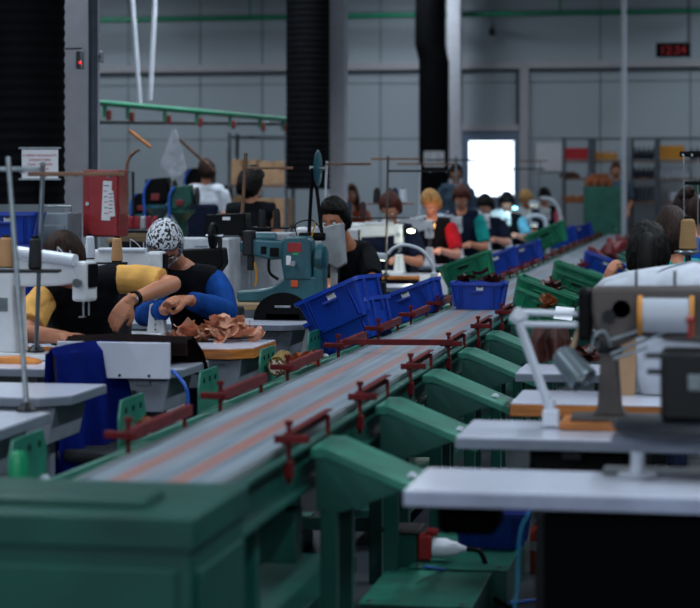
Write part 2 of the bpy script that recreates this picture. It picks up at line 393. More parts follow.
def head_shape(m, Hm, s=1):
    bm = bmesh.new(); bmesh.ops.create_uvsphere(bm, u_segments=40, v_segments=28, radius=1)
    g = lambda x, c, w: math.exp(-((x-c)/w)**2)
    for v in bm.verts:
        x, y, z = v.co; X, Y, Z = x*.074, y*.093, z*.118
        if z < 0: X *= 1-.28*z*z; Y *= 1-.16*z*z*(1 if y > 0 else .2)
        if y < 0:
            f = -y
            Y -= f*.022*g(X, 0, .013)*g(Z, -.022, .02)+f*.010*g(X, 0, .010)*g(Z, .0, .025)   # nose
            Y += f*.010*(g(X, .031, .015)+g(X, -.031, .015))*g(Z, .012, .013)              # sockets
            Y -= f*.006*g(X, 0, .022)*g(Z, -.058, .010)+f*.007*g(X, 0, .02)*g(Z, -.094, .015)
            Y -= f*.005*g(Z, .034, .012)
        v.co = Vector((X, Y, Z))*s
    m._add(bm, Hm)
    for q in (-1, 1): m._add(M().sph((q*.075*s, .01*s, -.005*s), (.010*s, .018*s, .030*s), 12).bm, Hm)
def hair_cap(Hm, style, s=1, seed=0):
    m = M(); bm = bmesh.new(); bmesh.ops.create_uvsphere(bm, u_segments=64, v_segments=44, radius=1)
    full = style == 'scarf'
    for v in bm.verts:
        x, y, z = v.co
        hl = .42 if not full else .30                     # hairline
        face = 1/(1+math.exp(-14*((-y)-.30-(.0 if z < hl else (z-hl)*2.2))))
        low = 1/(1+math.exp(-14*(-z-(.62 if y > 0 else .15)))) if not full else (0)
        k = 1.15-(.32*face)-(.3*low if style not in ('long', 'scarf') else (.0))
        k += .02*noise.noise(Vector((x*3, y*3, z*1.5+seed)))+.018*math.sin(math.atan2(x, y)*26+z*3+seed)*(0 if full else 1)
        if style in ('curly', 'pony'): k += .07*noise.noise(Vector((x*6, y*6, z*6+seed)))
        v.co = Vector((x*.078*k, y*.097*k+.006, z*.122*k+.004))*s
    m._add(bm, Hm)
    if style == 'bun':
        for c, r in (((0, .075, .10), .045), ((.02, .09, .085), .03), ((-.018, .088, .115), .028)): m._add(M().sph(Vector(c)*s, r*s, 18).bm, Hm)
    if style == 'pony':
        m._add(M().tube([Vector(p)*s for p in ((0, .09, .055), (0, .14, .03), (.0, .145, -.06), (.005, .125, -.16), (.0, .11, -.24))], [.024, .04, .048, .04, .012], n=16).bm, Hm)
    if style == 'long':
        for q in (-1, 1): m._add(M().tube([Vector(p)*s for p in ((q*.06, .03, .04), (q*.08, .02, -.06), (q*.078, .0, -.16), (q*.07, -.01, -.24))], [.03, .034, .03, .012], n=14).bm, Hm)
    if style == 'scarf':
        m._add(M().tube([Vector(p)*s for p in ((0, .08, -.06), (.0, .12, -.10), (.02, .13, -.2))], [.04, .03, .022], n=14).bm, Hm)
        m._add(M().loft([((0, .02, -.05), .08*s, .09*s), ((0, .025, -.12), .07*s, .075*s), ((0, .03, -.19), .085*s, .085*s)]).bm, Hm)
    return m
def person(label, root, J, top, hair, style, pitch=.5, yaw=0, rz=0, sleeve='short', pants=c_denim, sk=skin, vox=.013, s=1.0, hc=None, vest=None, watch=False, hands=(1, 1), handup=None, extra=None, scm=None):
    t = thing('person', label, 'person', root, rz)
    B = dict(pel=(0, .02, .52), waist=(0, .03, .70), chest=(0, -.04, .94), neck=(0, -.09, 1.09), head=(0, -.15, 1.22),
             shL=(.175, -.05, 1.03), shR=(-.175, -.05, 1.03), elL=(.26, -.17, .84), elR=(-.26, -.17, .84), wrL=(.11, -.40, .90), wrR=(-.11, -.40, .90),
             hpL=(.09, .0, .52), hpR=(-.09, .0, .52), knL=(.12, -.40, .53), knR=(-.12, -.40, .53), anL=(.12, -.38, .09), anR=(-.12, -.38, .09), toL=(.13, -.53, .035), toR=(-.13, -.53, .035))
    B.update(J); B = {k: Vector(v)*s for k, v in B.items()}
    b = M(); P_ = B
    sd = (P_['shL']-P_['shR']); w = sd.length/2
    b.loft([(P_['pel']-Vector((0, 0, .08)), .13, .10), (P_['pel'], .155, .11), (P_['waist'], .125, .09), (P_['chest'], .15, .105), (P_['chest'].lerp(P_['neck'], .5), w*.72, .08), (P_['neck'], .06, .058)])
    b.tube([P_['shR']*.92+P_['neck']*.08, P_['shR'].lerp(P_['shL'], .5)-Vector((0, 0, .005)), P_['shL']*.92+P_['neck']*.08], [.052, .07, .052], n=14)
    b.tube([P_['chest'].lerp(P_['neck'], .5), P_['neck'], P_['head']+Vector((0, 0, -.02))], [.07, .052, .05], n=14)
    for q in 'LR':
        sh, el, wr = P_['sh'+q], P_['el'+q], P_['wr'+q]
        b.tube([sh, sh.lerp(el, .35), el], [.050, .047, .038], n=14, smooth=False); b.sph(el, .038, 12)
        b.tube([el, el.lerp(wr, .3), wr], [.038, .041, .025], n=14, smooth=False)
        i = 0 if q == 'L' else 1
        if hands[i]:
            d = (wr-el).normalized()
            if handup and q in handup: d, up, cu = handup[q]; 
            else: up = Vector((0, -.3, 1)); d = (d+Vector((0, -.25, -.45))).normalized(); cu = .55
            add_hand(b, wr, d, up, (1 if q == 'L' else -1)*(-1), cu)
        hp, kn, an, to = P_['hp'+q], P_['kn'+q], P_['an'+q], P_['to'+q]
        b.tube([hp, hp.lerp(kn, .5), kn], [.085, .078, .056], n=14, smooth=False); b.sph(kn, .057, 12)
        b.tube([kn, kn.lerp(an, .3), an], [.056, .056, .036], n=14, smooth=False); b.tube([an+Vector((0, .03, -.04)), an.lerp(to, .6)+Vector((0, 0, -.02)), to], [.04, .04, .03], n=12)
    Hm = Matrix.Translation(P_['head']) @ Matrix.Rotation(yaw, 4, 'Z') @ Matrix.Rotation(pitch, 4, 'X')
    head_shape(b, Hm, .98*s)
    fuse(b, vox, 'body', sk, t)
    if hair:
        h = hair_cap(Hm, style, s*(hc or 1), seed=len(label)); ho = h.obj('head_scarf' if style == 'scarf' else 'hair', hair, t, ang=180)
    for q in (-1, 1):
        eo = M()._add(M().sph((q*.031*s, -.076*s, .012*s), .0125*s, 12).bm, Hm).obj('eye', eye_w, t, ang=180)
        M()._add(M().sph((q*.031*s, -.0855*s, .011*s), .0055*s, 10).bm, Hm).obj('pupil', eye_d, eo, ang=180)
    M()._add(M().sph((0, -.098*s, -.058*s), (.023*s, .006*s, .007*s), 14).bm, Hm).obj('lips', lips_m, t, ang=180)
    for q in (-1, 1): k = M(); k._add(M().tube([(q*.016*s, -.090*s, .034*s), (q*.033*s, -.088*s, .038*s), (q*.048*s, -.076*s, .033*s)], .0035*s, n=6).bm, Hm); k.obj('eyebrow', h_brown, t, ang=180)
    # clothes
    c = M(); g = .016
    c.loft([(P_['pel']-Vector((0, 0, .05)), .17+g, .13+g), (P_['pel'], .165+g, .12+g), (P_['waist'], .14+g, .105+g), (P_['chest'], .16+g, .115+g), (P_['chest'].lerp(P_['neck'], .5), w*.78+g, .085+g), (P_['neck'].lerp(P_['chest'], .18), .07, .068)])
    c.tube([P_['shR'], P_['shR'].lerp(P_['shL'], .5), P_['shL']], [.055+g, .07+g, .055+g], n=14)
    SL = {}
    for q in 'LR':
        sh, el, wr = P_['sh'+q], P_['el'+q], P_['wr'+q]
        tgt = SL.setdefault(q, M()) if vest else c
        if sleeve in ('short', 'long'): tgt.tube([sh.lerp(P_['sh'+('R' if q == 'L' else 'L')], .04), sh.lerp(el, .4), sh.lerp(el, .8 if sleeve == 'short' else 1)], [.052+g, .056+g, .052+g if sleeve == 'short' else .046+g], n=14, smooth=False)
        if sleeve == 'long': tgt.sph(el, .044+g, 12); tgt.tube([el, el.lerp(wr, .4), el.lerp(wr, .9)], [.044+g, .044+g, .032+g], n=14, smooth=False)
    tp = fuse(c, max(vox, .009), 'vest' if vest else 'top', vest or top, t, disp=.007)
    for sl in SL.values(): fuse(sl, max(vox*.8, .008), 'sleeve', top, t, disp=.008)
    p = M()
    p.loft([(P_['pel']+Vector((0, 0, .05)), .15, .115), (P_['pel']-Vector((0, 0, .04)), .175, .135), (P_['pel']-Vector((0, 0, .10)), .15, .11)])
    for q in 'LR':
        hp, kn, an = P_['hp'+q], P_['kn'+q], P_['an'+q]
        p.tube([hp, hp.lerp(kn, .5), kn], [.098, .092, .072], n=14, smooth=False); p.sph(kn, .073, 12); p.tube([kn, kn.lerp(an, .4), an], [.072, .07, .052], n=14, smooth=False)
    fuse(p, .014, 'trousers', pants, t, disp=.006)
    f = M()
    for q in 'LR':
        an, to = P_['an'+q], P_['to'+q]; f.tube([an+Vector((0, .045, -.045)), an.lerp(to, .5)+Vector((0, 0, -.025)), to+Vector((0, -.01, 0))], [.042, .048, .037], n=14); f.cyl(an-Vector((0, 0, .05)), an+Vector((0, 0, .02)), .045, .042)
    fuse(f, .012, 'shoes', black, t)
    return t, B
NOHAND = (0, 0)
# yellow shirt woman
def W(root):
    return lambda px, py, D: P(px, py, D)-root
root = P(78, 186, 9.15).xy.to_3d(); w = W(root)
J = dict(pel=w(82, 186, 9.35).xy.to_3d()+Vector((0, .1, .52)), waist=w(84, 340, 9.35)+Vector((0, 0, .0)), chest=w(82, 300, 9.2), neck=w(72, 272, 9.05), head=w(64, 260, 8.93),
         shL=w(120, 278, 9.15), shR=w(42, 296, 9.1), elL=w(173, 284, 9.05), wrL=w(129, 301, 8.78), elR=w(26, 334, 8.85), wrR=w(66, 337, 8.5))
pw, B1 = person('person bowed over a machine in a black vest with mustard yellow sleeves', root, J, c_yellow, h_brown, 'short', 1.05, .1, vest=c_black, sleeve='short', vox=.005, hc=1.08,
       handup={'L': (Vector((-.45, -.25, -.7)), Vector((.1, -.9, .35)), .38), 'R': (Vector((.9, -.3, -.1)), Vector((0, -.3, 1)), .6)})
wr, el = B1['wrL'], B1['elL']; d = (el-wr).normalized(); c = wr+d*.045
o = M().tube([c-d*.009, c+d*.009], .0345, n=24, smooth=False).obj('wrist_watch', black); o.location = root; tag(o, 'black wrist watch on the arm of the yellow sleeved person', 'watch')
M().sph(c+Vector((.012, -.030, -.002)), (.013, .006, .013)).obj('watch_face', steel, o)
# scarf woman
root = P(196, 186, 10.25).xy.to_3d(); w = W(root)
J = dict(pel=Vector((0, .05, .52)), waist=w(202, 325, 10.35), chest=w(198, 295, 10.25), neck=w(178, 265, 10.15), head=w(165, 245, 10.0),
         shL=w(216, 280, 10.2), shR=w(160, 278, 10.15), elL=w(226, 312, 10.0), wrL=w(188, 300, 9.7), elR=w(146, 315, 10), wrR=w(166, 309, 9.65))
pw, B2 = person('person in a black and white head scarf and royal blue top bending over work', root, J, c_blue, scarf_m, 'scarf', 1.0, .25, vest=c_black, sleeve='long', vox=.005, hc=1.08,
       handup={'L': (Vector((-.85, -.3, -.1)), Vector((.1, -.6, 1)), .5), 'R': (Vector((.3, -.5, .4)), Vector((0, -.6, 1)), .7)})
# black T shirt woman in the centre
root = P(352, 186, 13.0).xy.to_3d(); w = W(root)
J = dict(chest=w(352, 270, 13.05), neck=w(344, 240, 12.9), head=w(335, 220, 12.8), waist=w(354, 300, 13.1), shL=w(368, 252, 13), shR=w(330, 252, 12.95), elL=w(373, 284, 12.7), wrL=w(350, 291, 12.2), elR=w(328, 290, 12.7), wrR=w(336, 293, 12.2))
person('person in a black t-shirt seated behind the teal machine and blue crates', root, J, c_black, h_black, 'curly', .45, -.3, vox=.009, hc=1.1)
# the right hand row: seen from behind
root = P(650, 186, 9.7).xy.to_3d(); iw = lambda px, py, D: (Matrix.Rotation(-PI, 4, 'Z') @ (P(px, py, D)-root))
J = dict(chest=iw(652, 330, 9.75), neck=iw(652, 288, 9.85), head=iw(648, 256, 9.9), waist=iw(652, 370, 9.7), shR=iw(688, 300, 9.8), shL=iw(612, 300, 9.8), elL=iw(596, 322, 9.95), wrL=iw(607, 284, 10.0), elR=iw(704, 335, 9.9), wrR=iw(690, 335, 10.2))
person('person with black ponytail seen from behind raising one hand to the face', root, J, c_black, h_black, 'pony', .25, 0, rz=PI, vox=.005, hc=1.22, handup={'L': (Vector((-.35, .1, 1)), Vector((.7, .5, .0)), .75)})
root = P(676, 186, 11.2).xy.to_3d()
J = dict(chest=iw(676, 300, 11.2), neck=iw(676, 262, 11.3), head=iw(672, 237, 11.35), waist=iw(676, 335, 11.2), shR=iw(706, 272, 11.3), shL=iw(646, 272, 11.3), elL=iw(640, 305, 11.4), wrL=iw(668, 290, 11.6), elR=iw(712, 300, 11.4), wrR=iw(690, 262, 11.6))
person('person with short dark hair between the ponytail and the hair bun', root, J, c_teal, h_brown, 'short', .3, 0, rz=PI, vox=.01, hc=1.25)
root = P(691, 186, 13.4).xy.to_3d()
J = dict(head=iw(687, 213, 13.5), neck=iw(690, 236, 13.4), chest=iw(692, 262, 13.3))
person('person with brown hair bun behind the gold thread cone', root, J, c_blue, h_brown, 'bun', .2, 0, rz=PI, vox=.011, hc=1.15)
root = P(703, 186, 15.6).xy.to_3d()
o_ = person('person in a white cap at the right edge behind the bun', root, dict(head=(0, -.12, 1.28)), c_black, c_white, 'curly', .2, 0, rz=PI, vox=.014, hc=1.05)
# far left row of seated workers
far = [(393, 17.3, 208, c_navy, h_red, 'short', skin, 'person in a navy top with auburn hair behind the first far machine', 'short', None),
       (433, 19.2, 204, c_red, h_blond, 'curly', skin2, 'blond person with red sleeve and black vest working under a warm lamp', 'short', c_black),
       (463, 21.3, 198, c_teal, h_red, 'short', skin, 'person in a teal sleeve right of the blond worker', 'short', c_navy),
       (487, 23.3, 206, c_navy, h_black, 'curly', skin2, 'dark haired person in navy below the left part of the door window', 'short', None),
       (508, 25.2, 203, cloth('light_blue', '6ab0cc'), h_black, 'curly', skin2, 'dark haired person in a light blue sleeve below the door window', 'short', c_black),
       (527, 27.2, 200, c_navy, h_blond, 'short', skin, 'light brown haired person bending right of the door window', 'short', None),
       (545, 29.0, 197, c_pink, h_black, 'curly', skin2, 'dark haired person in pink near the end of the left row', 'short', c_black)]
for px, D, hy, top, hair, st, sk, lab, sl, vest in far:
    root = P(px, 186, D).xy.to_3d(); hz = H-(hy-HZ)*D/F
    J = dict(head=(0, -.14, hz), neck=(0, -.08, hz-.135), chest=(0, -.04, hz-.3), shL=(.175, -.05, hz-.2), shR=(-.175, -.05, hz-.2))
    person(lab, root, J, top, hair, st, .8, rnd.uniform(-.3, .3), vox=.014, hc=1.12, vest=vest, sk=sk)
root = P(352, 186, 25.5).xy.to_3d()
person('distant auburn haired person in orange left of the black thread cones', root, dict(head=(0, -.1, 1.38), neck=(0, -.05, 1.24), chest=(0, 0, 1.1), shL=(.17, 0, 1.17), shR=(-.17, 0, 1.17)), cloth('rust', '8a3c1c'), h_red, 'long', .15, .2, vox=.015, hc=1.1)
# standing people
ST = dict(pel=(0, 0, .92), waist=(0, 0, 1.08), chest=(0, 0, 1.30), neck=(0, 0, 1.48), head=(0, -.02, 1.62), shL=(.19, 0, 1.42), shR=(-.19, 0, 1.42), elL=(.23, .02, 1.13), elR=(-.23, .02, 1.13), wrL=(.18, -.2, 1.0), wrR=(-.18, -.2, 1.0),
          hpL=(.09, 0, .92), hpR=(-.09, 0, .92), knL=(.1, -.01, .5), knR=(-.1, -.01, .5), anL=(.1, .02, .09), anR=(-.1, .02, .09), toL=(.11, -.14, .035), toR=(-.11, -.14, .035))
def at0(px, D): return P(px, 186, D).xy.to_3d()
person('person in slate grey standing before the door left of its window', at0(456, 27.5), ST, c_grey, h_brown, 'short', .3, .2, vox=.015, sleeve='long', s=1.03, hc=1.05)
person('person in white t-shirt standing with back turned among the far left machines', at0(206, 21.5), ST, c_white, h_brown, 'short', .35, .6, rz=PI, vox=.014, s=1.02, hc=1.05)
person('person in a black sleeveless top seen from behind beside the wooden thread stand', at0(251, 15.6), {**ST, **{k: Vector(v)-Vector((0, 0, .12)) for k, v in ST.items() if k[:2] in ('ch', 'ne', 'he', 'sh', 'el', 'wr')}}, c_black, h_black, 'curly', .3, -.5, rz=PI, vox=.011, sleeve='none', hc=1.15)
person('person in a light shirt with hand on the far green cabinet', at0(616, 33.6), ST, c_grey, h_red, 'short', .2, .1, vox=.016, s=1.08)
# ---------- conveyor ----------
def belt_mat():
    m = bpy.data.materials.new('conveyor_belt_rubber'); m.use_nodes = True; nt = m.node_tree; N, L = nt.nodes, nt.links; b = N['Principled BSDF']
    tc = N.new('ShaderNodeTexCoord'); sp = N.new('ShaderNodeSeparateXYZ'); L.new(tc.outputs['Object'], sp.inputs[0])
    mr = N.new('ShaderNodeMapRange'); mr.inputs[1].default_value = -.175; mr.inputs[2].default_value = .175; L.new(sp.outputs[0], mr.inputs[0])
    r = N.new('ShaderNodeValToRGB'); e = r.color_ramp.elements
    e[0].position = 0; e[0].color = (0, 0, 0, 1); e[1].position = 1; e[1].color = (0, 0, 0, 1)
    for p, v in ((.17, 0), (.235, 1), (.32, .9), (.37, 0), (.40, .35), (.44, 0), (.60, 0), (.65, .5), (.68, 1), (.76, 1), (.81, 0)):
        q = e.new(p); q.color = (v, v, v, 1)
    L.new(mr.outputs[0], r.inputs['Fac'])
    nz = N.new('ShaderNodeTexNoise'); mp = N.new('ShaderNodeMapping'); mp.inputs['Scale'].default_value = (40, 1.2, 1); nz.inputs['Scale'].default_value = 1; nz.inputs['Detail'].default_value = 5
    L.new(tc.outputs['Object'], mp.inputs[0]); L.new(mp.outputs[0], nz.inputs['Vector'])
    # the worn orange ink fades out along the belt
    nz2 = N.new('ShaderNodeTexNoise'); nz2.inputs['Scale'].default_value = .5; L.new(tc.outputs['Object'], nz2.inputs['Vector'])
    mu = N.new('ShaderNodeMath'); mu.operation = 'MULTIPLY'; L.new(r.outputs[0], mu.inputs[0])
    m3 = N.new('ShaderNodeMapRange'); m3.inputs[1].default_value = .3; m3.inputs[2].default_value = .6; m3.inputs[3].default_value = .35; m3.inputs[4].default_value = 1.0; L.new(nz.outputs[0], m3.inputs[0]); L.new(m3.outputs[0], mu.inputs[1])
    m4 = N.new('ShaderNodeMapRange'); m4.inputs[1].default_value = 5; m4.inputs[2].default_value = 20; m4.inputs[3].default_value = 1; m4.inputs[4].default_value = .3; L.new(sp.outputs[1], m4.inputs[0])
    m5 = N.new('ShaderNodeMath'); m5.operation = 'MULTIPLY'; L.new(mu.outputs[0], m5.inputs[0]); L.new(m4.outputs[0], m5.inputs[1])
    g = N.new('ShaderNodeValToRGB'); g.color_ramp.elements[0].color = srgb('566470'); g.color_ramp.elements[1].color = srgb('7f8d98'); g.color_ramp.elements[0].position = .3; g.color_ramp.elements[1].position = .7; L.new(nz.outputs[0], g.inputs[0])
    mx = N.new('ShaderNodeMix'); mx.data_type = 'RGBA'; L.new(m5.outputs[0], mx.inputs[0]); L.new(g.outputs[0], mx.inputs[6]); mx.inputs[7].default_value = srgb('965c4e')
    L.new(mx.outputs[2], b.inputs['Base Color']); b.inputs['Roughness'].default_value = .48
    return m
BX = -1.415; Y0, Y1 = 4.5, 31.2
cv = thing('conveyor', 'long narrow belt conveyor with worn orange stripes running through the hall', 'conveyor', (BX, 0, 0))
M().box((0, (Y0+Y1)/2, .742), (.35, Y1-Y0, .016), .003).obj('belt', belt_mat(), cv)
for s, nm in ((-1, 'left'), (1, 'right')):
    M().box((s*.187, (Y0+.06+Y1)/2, .739), (.022, Y1-Y0-.06, .024), .003).obj('belt_guide', alu, cv)
    M().prism([(s*.198, .735), (s*.198, .60), (s*.235, .60), (s*.235, .61), (s*.21, .61), (s*.21, .725), (s*.235, .725), (s*.235, .735)][::s], 'Y', Y0+.08, Y1).obj('side_rail', green, cv)
M().box((0, (Y0+Y1)/2, .725), (.39, Y1-Y0-.1, .012)).obj('slider_bed', dark_steel, cv)
M().box((0, (Y0+Y1)/2, .56), (.35, Y1-Y0-.1, .01)).obj('return_belt', rubber, cv)
for k in range(13):
    y = 5.35+k*2.1
    for s in (-1, 1): M().box((s*.16, y, .3), (.05, .05, .6), .004).obj('leg', green, cv)
    M().box((0, y, .22), (.27, .04, .05), .004).obj('cross_member', green, cv)
for k in range(8): M().box((0, 6+k*3.2, .14), (.3, 2.2, .06), .005).obj('cable_tray', green, cv)
for k in range(7):
    M().box((.12, 5.9+k*2.15, .45), (.13, .1, .16), .006).obj('control_box', green, cv)
# red guide brackets
def guide(y, s, ln):
    p = M(); p.cyl((s*.235, y, .66), (s*.235, y, .825), .007).cyl((s*.235, y, .825), (s*.235, y, .838), .012).box((s*.235, y, .70), (.024, .035, .05), .004)
    g = p.obj('guide_post', red_steel, cv)
    b = M(); b.prism([(s*.220, .770), (s*.225, .770), (s*.225, .800), (s*.243, .800), (s*.243, .804), (s*.220, .804)], 'Y', y-.02, y+ln).obj('guide_rail', red_steel, cv)
    b = M(); b.box((s*.25, y-.03, .79), (.10, .018, .022), .003, rot=(0, 0, s*.25)).obj('guide_arm', red_steel, cv)
    M().cyl((s*.235, y+ln-.04, .66), (s*.235, y+ln-.04, .79), .007).obj('guide_pin', red_steel, cv)
for k in range(23):
    guide(5.52+1.085*k, -1, .66); guide(5.52+1.15*k if k < 22 else 30.7, 1, .62 if k < 22 else .3)
M().box((.02, 8.86, .80), (.50, .02, .026), .003, rot=(0, 0, .10)).obj('diverter_arm', red_steel, cv)
# drive cabinet at the near end
t = thing('conveyor_drive_cabinet', 'large green steel cabinet closing the near end of the belt', 'cabinet', (-1.575, 4.33, 0))
hw = .5
M().box((0, 0, .37), (2*hw-.02, .48, .74), .006).obj('body', green, t)
M().box((0, 0, .765), (2*hw, .50, .07), .006).obj('lid', green, t)
M().prism([(-.14, .80), (-.14, .815), (-.12, .82), (.0, .82), (.03, .80)], 'X', -hw+.05, hw-.14, .003).obj('belt_cover', green, t)
M().box((hw-.004, .0, .36), (.012, .40, .64), .004).obj('side_door', green, t)
M().box((0, -.245, .36), (2*hw-.08, .012, .66), .004).obj('front_door', green, t)
M().cyl((.2, -.25, .35), (.2, -.265, .35), .018).obj('door_lock', steel, t)
# chutes
def chute(side):
    s = side
    lab = 'green sloping chute'
    t = thing('chute', lab, 'chute', (0, 0, 0), 0, 'chutes along the right side of the belt' if s > 0 else 'chutes along the left side of the belt')
    w, L, z0, z1 = .32, .36, .725, .60
    pts = [(0, z0), (.05, z0), (L, z1), (L, z1-.03), (.05, z0-.03), (0, z0-.03)]
    pts = [(s*x, z) for x, z in pts]
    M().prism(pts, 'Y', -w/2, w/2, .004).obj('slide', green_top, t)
    for y in (-w/2+.006, w/2-.006):
        q = [(s*x, z) for x, z in ((.02, z0-.03), (.10, z0-.045), (.27, .605), (.10, .54), (.02, .54))]
        M().prism(q, 'Y', y-.004, y+.004).obj('side_plate', green, t)
    for y in (-w/2+.03, w/2-.03):
        M().box((s*.055, y, .272), (.05, .05, .544), .004).obj('leg', green, t)
    x = s*(L-.07); z = z1+(.07)*.4+.006
    M().cyl((x, -.05, z), (x, -.05, z+.012), .011, n=6).cyl((x, -.05, z), (x, -.05, z+.006), .016).obj('bolt', lamp_white, t)
    if s < 0:
        e = M().prism([(-.16, .58), (.16, .58), (.16, .70), (.13, .76), (-.13, .76), (-.16, .70)], 'X', s*L-.005, s*L+.005, .002).obj('end_stop', green_top, t)
        for yy in (-.09, 0, .09): M().cyl((s*L-.007, yy, .72), (s*L+.007, yy, .72), .011, n=14).obj('bolt_hole', black, e)
    return kids(t)
cr = chute(1); clf = chute(-1)
ordn = ['nearest', 'second nearest', 'third nearest', 'fourth nearest', 'fifth nearest']
for k in range(22):
    y = 5.95+1.15*k
    lab = ('%s green sloping chute on the right side of the belt' % ordn[k]) if k < 4 else 'small distant green chute on the right side of the belt'
    if k: dup(cr, (BX+.24, y, 0), label=lab)
    else: cr.location = (BX+.24, y, 0); cr['label'] = lab
for k in range(23):
    y = 5.7+1.085*k
    lab = ('%s green chute with a holed end plate left of the belt' % ordn[k]) if k < 4 else 'distant green chute on the left side of the belt'
    if k: dup(clf, (BX-.24, y, 0), label=lab)
    else: clf.location = (BX-.24, y, 0); clf['label'] = lab
# floor boxes
def floorbox(label, px, py, z, dims, y=None):
    v = G(px, py, z); t = thing('floor_duct', label, 'cable duct', (v.x, v.y, 0))
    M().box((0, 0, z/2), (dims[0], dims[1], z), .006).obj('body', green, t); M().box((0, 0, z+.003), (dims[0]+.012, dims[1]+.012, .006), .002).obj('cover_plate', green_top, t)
    for sx in (-1, 1): M().cyl((sx*(dims[0]/2-.03), -dims[1]/2+.03, z+.006), (sx*(dims[0]/2-.03), -dims[1]/2+.03, z+.012), .01).obj('screw', steel, t)
    return t
floorbox('low green floor box at the bottom edge right of centre', 428, 588, .14, (.36, .62))
floorbox('low green floor box behind the cable plug', 470, 552, .15, (.34, .7))
floorbox('long low green floor box under the near end of the belt', 262, 545, .12, (.10, 1.5))
t = thing('socket_box', 'green box on a post holding the red industrial socket', 'box', G(403, 575, .1).xy.to_3d())
M().box((0, 0, .13), (.115, .12, .26), .006).obj('body', green, t); M().box((0, 0, .27), (.14, .14, .015), .003).obj('cap', mgrey, t)
s_ = M().box((.085, -.02, .21), (.05, .07, .09), .008).obj('socket', mat('socket_red', '8e1d20', .4), t); M().cyl((.09, -.02, .265), (.13, -.02, .26), .014).obj('socket_lid', mat('socket_red', '8e1d20'), t)
loc = t.location.copy()
t = thing('cable_plug', 'white plug with black cable pushed into the red socket', 'plug', loc+Vector((.112, -.02, .205)))
M().lathe([(.036, 0), (.036, .05), (.03, .06), (.026, .085), (.014, .1), (.01, .12)], axis='X').obj('plug_body', lamp_white, t)
M().tube([(.12, 0, 0), (.17, 0, -.01), (.2, -.02, -.08), (.23, -.1, -.15), (.36, -.2, -.19)], .009).obj('cable', black, t)
def cable(label, m_, pts, r, z=None):
    pts = [Vector(p) for p in pts]; c = pts[0].copy(); o = M().tube([p-c for p in pts], r).obj('cable', m_); o.location = c; tag(o, label, 'cable'); return o
cb = mat('cable_blue', '1d55b0', .4); ct = mat('cable_teal', '1a6a88', .4)
gz = lambda x, y, z=.012: G(x, y, z)
cable('blue cable looping over the floor under the right tables', cb, [gz(425, 567, .2), gz(455, 572, .12), gz(478, 582, .05), gz(492, 597), gz(500, 612), gz(505, 640)], .006)
cable('thin blue cable lying along the bottom edge of the floor', cb, [gz(470, 607), gz(500, 604), gz(535, 600), gz(560, 596)], .006)
cable('teal cable hanging down from the second right table', ct, [P(530, 512, 5.6), P(521, 530, 5.6), P(518, 560, 5.6), P(517, 590, 5.6), P(512, 620, 5.6), P(505, 640, 5.7)], .004)
cable('bright blue cable hanging behind the grey screen board', cb, [P(172, 370, 7.9), P(184, 384, 7.85), P(188, 400, 7.85), P(184, 425, 7.85), P(172, 470, 7.8), P(165, 520, 7.8)], .007)
v = G(537, 573, 0)
t = thing('bottle', 'small orange red bottle with a white band on the floor under the tables', 'bottle', v)
M().lathe([(.024, 0), (.027, .01), (.027, .15), (.022, .175), (.01, .19), (.01, .2)]).obj('body', mat('bottle_red', 'b8321c', .35), t)
M().lathe([(.0275, .09), (.0275, .125)]).obj('label_band', paper, t); M().cyl((0, 0, .2), (0, 0, .225), .013).obj('cap', white_p, t)
o = M().lathe([(.022, 0), (.024, .02), (.024, .1), (.018, .12), (.006, .125)]).obj('post_cap', mat('knob_green', '0f8a5c', .35)); o.location = P(18, 497, 5.4); 
tag(o, 'bright green capped handle at the left behind the drive cabinet', 'handle'); M().cyl((0, 0, -.6), (0, 0, 0), .012).obj('stem', dark_steel, o)
